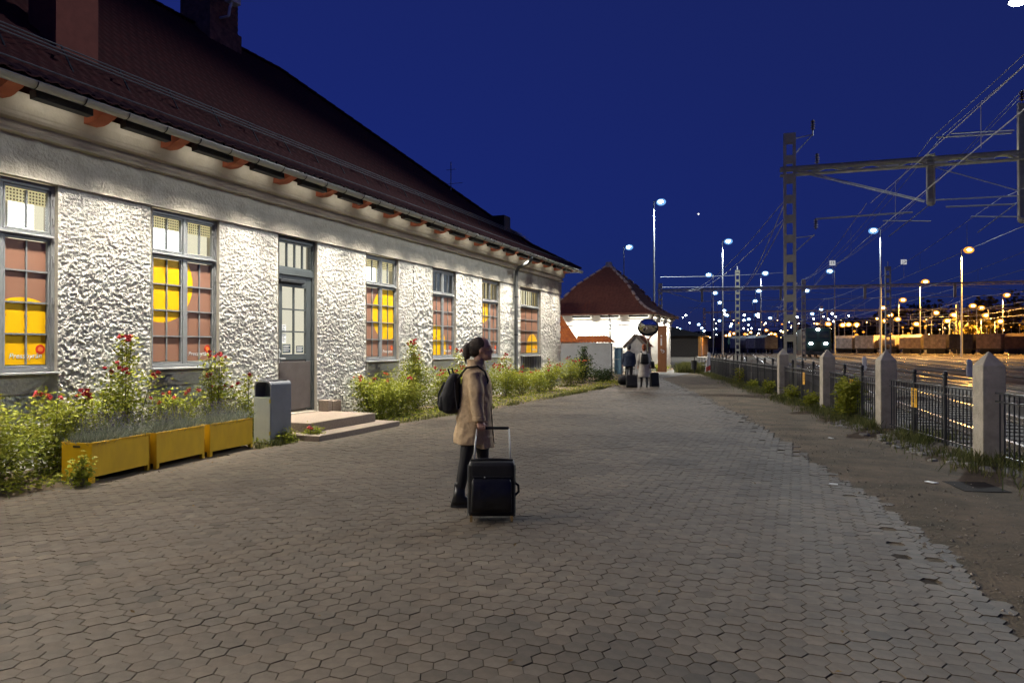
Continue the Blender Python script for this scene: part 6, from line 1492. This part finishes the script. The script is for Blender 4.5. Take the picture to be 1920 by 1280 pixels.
# two travellers walking away near the cabin
def traveller(loc, rz, h, coat_col, leg_col, hair_col, label, hem, wide=1.0, stoop=0.0, hatcol=None, swing=0.10):
    t = thing('person', label, 'person', loc, rz); k = h/1.68; b = MB()
    S = lambda p: tuple(v*k for v in p)
    sp = stoop
    b.loft([(0, 0, 0.80*k, 0.12*k, 0.16*k), (sp*0.3, 0, 1.05*k, 0.11*k, 0.15*k), (sp*0.7, 0, 1.25*k, 0.12*k, 0.17*k), (sp, 0, 1.36*k, 0.06*k, 0.08*k)], 14)
    for s_ in (-1, 1):
        o = swing*s_
        limb(b, [S((0, s_*0.085, 0.86)), S((o*0.6+0.03, s_*0.09, 0.46)), S((o*1.2-0.02, s_*0.09, 0.09))], [0.09*k, 0.06*k, 0.045*k], 10)
        b.loft([(o*1.2*k+0.03, s_*0.09*k, 0.0, 0.125*k, 0.045*k), (o*1.2*k+0.02, s_*0.09*k, 0.05, 0.11*k, 0.042*k), (o*1.2*k-0.02, s_*0.09*k, 0.11*k, 0.05*k, 0.045*k)], 12)
        limb(b, [S((sp, s_*0.18, 1.32)), S((sp*0.6-o*0.3, s_*0.225, 1.06)), S((sp*0.5-o*0.2+0.04, s_*0.235, 0.83))], [0.05*k, 0.042*k, 0.03*k], 10)
        hand(b, S((sp*0.5-o*0.2+0.04, s_*0.235, 0.83)), 0, S((sp*0.5-o*0.2+0.05, s_*0.235, 0.76)), -s_)
    limb(b, [S((sp, 0, 1.34)), S((sp+0.03, 0, 1.48))], [0.055*k, 0.05*k], 10); head(b, (sp+0.05)*k, 1.555*k, k)
    remesh(b.build('body', zone_mat('traveller_' + label[:5], M_skin_c, leg_col, 1.38*k, hand=[S((sp*0.5+0.05, -0.235, 0.78)), S((sp*0.5+0.05, 0.235, 0.78))]), t), 0.013)
    c = MB()
    c.loft([(0, 0, hem*k, 0.17*k*wide, 0.215*k*wide), (sp*0.3, 0, 1.0*k, 0.155*k*wide, 0.20*k*wide), (sp*0.6, 0, 1.22*k, 0.155*k, 0.215*k), (sp, 0, 1.34*k, 0.11*k, 0.18*k), (sp+0.01, 0, 1.42*k, 0.065*k, 0.07*k)], 18)
    for s_ in (-1, 1): o = swing*s_; c.tube([S((sp, s_*0.175, 1.32)), S((sp*0.6-o*0.3, s_*0.23, 1.06)), S((sp*0.5-o*0.2+0.04, s_*0.24, 0.86))], [0.075*k, 0.066*k, 0.055*k], 12)
    remesh(c.build('coat', mat('coat_%d' % int(coat_col[0]*1000), coat_col, 0.9, var=0.12), t), 0.014, 0.02, 0.12)
    hm = mat('hair_%d' % int(hair_col[0]*1000), hair_col, 0.8, var=0.15)
    hb = MB().ell(((sp+0.02)*k, 0, 1.60*k), (0.11*k, 0.088*k, 0.095*k), 14, 10).ell(((sp-0.01)*k, 0, 1.55*k), (0.085*k, 0.085*k, 0.09*k), 12, 8)
    if hatcol: hb.ell(((sp+0.01)*k, 0, 1.65*k), (0.10*k, 0.085*k, 0.075*k), 12, 8)
    remesh(hb.build('knitted_hat' if hatcol else 'hair', hm, t), 0.012)
    return t
AW = R(108)
traveller((2.74, 28.95, 0), AW, 1.66, (0.022, 0.032, 0.065), (0.010, 0.010, 0.012), (0.09, 0.09, 0.09), 'man in a dark blue jacket walking away with bent head', 0.78, 1.15, 0.09, None, 0.05)
traveller((3.56, 27.95, 0), AW, 1.64, (0.62, 0.58, 0.52), (0.010, 0.010, 0.012), (0.30, 0.085, 0.03), 'woman in a long white coat and rust-red hat walking away', 0.40, 1.05, 0.02, True, 0.12)
b2 = thing('backpack', 'black backpack on the woman in the long white coat', 'backpack', (3.56, 27.95, 0), AW)
remesh(MB().loft([(-0.22, 0, 0.90, 0.07, 0.13), (-0.23, 0, 0.95, 0.09, 0.155), (-0.22, 0, 1.15, 0.08, 0.15), (-0.20, 0, 1.30, 0.05, 0.12)], 14, p=3).build('bag', M_black, b2), 0.014)
for s_ in (-1, 1): MB().tube([(-0.17, s_*0.08, 1.26), (-0.08, s_*0.11, 1.385), (0.03, s_*0.12, 1.385), (0.13, s_*0.13, 1.22), (0.10, s_*0.20, 1.0), (-0.14, s_*0.16, 0.95)], 0.018, 6).build('strap', M_black, b2)
sbg = thing('shoulder_bag', 'dark shoulder bag at the right hip of the woman in white', 'bag', (3.56, 27.95, 0), AW)
MB().loft([(-0.05, -0.34, 0.72, 0.12, 0.05), (-0.05, -0.34, 0.80, 0.15, 0.07), (-0.05, -0.33, 1.0, 0.13, 0.05)], 14, p=3).build('bag', M_black, sbg, smooth=True); MB().tube([(-0.05, -0.32, 0.98), (-0.04, -0.22, 1.38), (0.06, -0.26, 1.2), (0.03, -0.33, 0.98)], 0.012, 5).build('strap', M_black, sbg)
suitcase((3.22, 27.30, 0), R(16), 0.44, 0.26, 0.50, 0.82, 'black wheeled case pulled between the two walking travellers', R(-14), False, hy=0.12)
suitcase((3.98, 28.15, 0), R(30), 0.34, 0.24, 0.58, 0.80, 'dark wheeled bag right of the woman in white', R(-10), False, hy=0.06)
db = thing('duffel_bag', 'dark round duffel bag hanging low in front of the man in blue', 'bag', (2.60, 28.62, 0), AW)
MB().tube([(-0.02, -0.22, 0.22), (0, -0.12, 0.22), (0, 0.12, 0.22), (0.02, 0.22, 0.22)], [0.12, 0.20, 0.20, 0.12], 14).build('bag', M_black, db, smooth=True); MB().tube([(0, -0.12, 0.40), (0, -0.06, 0.56), (0, 0.06, 0.56), (0, 0.12, 0.40)], 0.012, 5).build('handle', M_black, db)
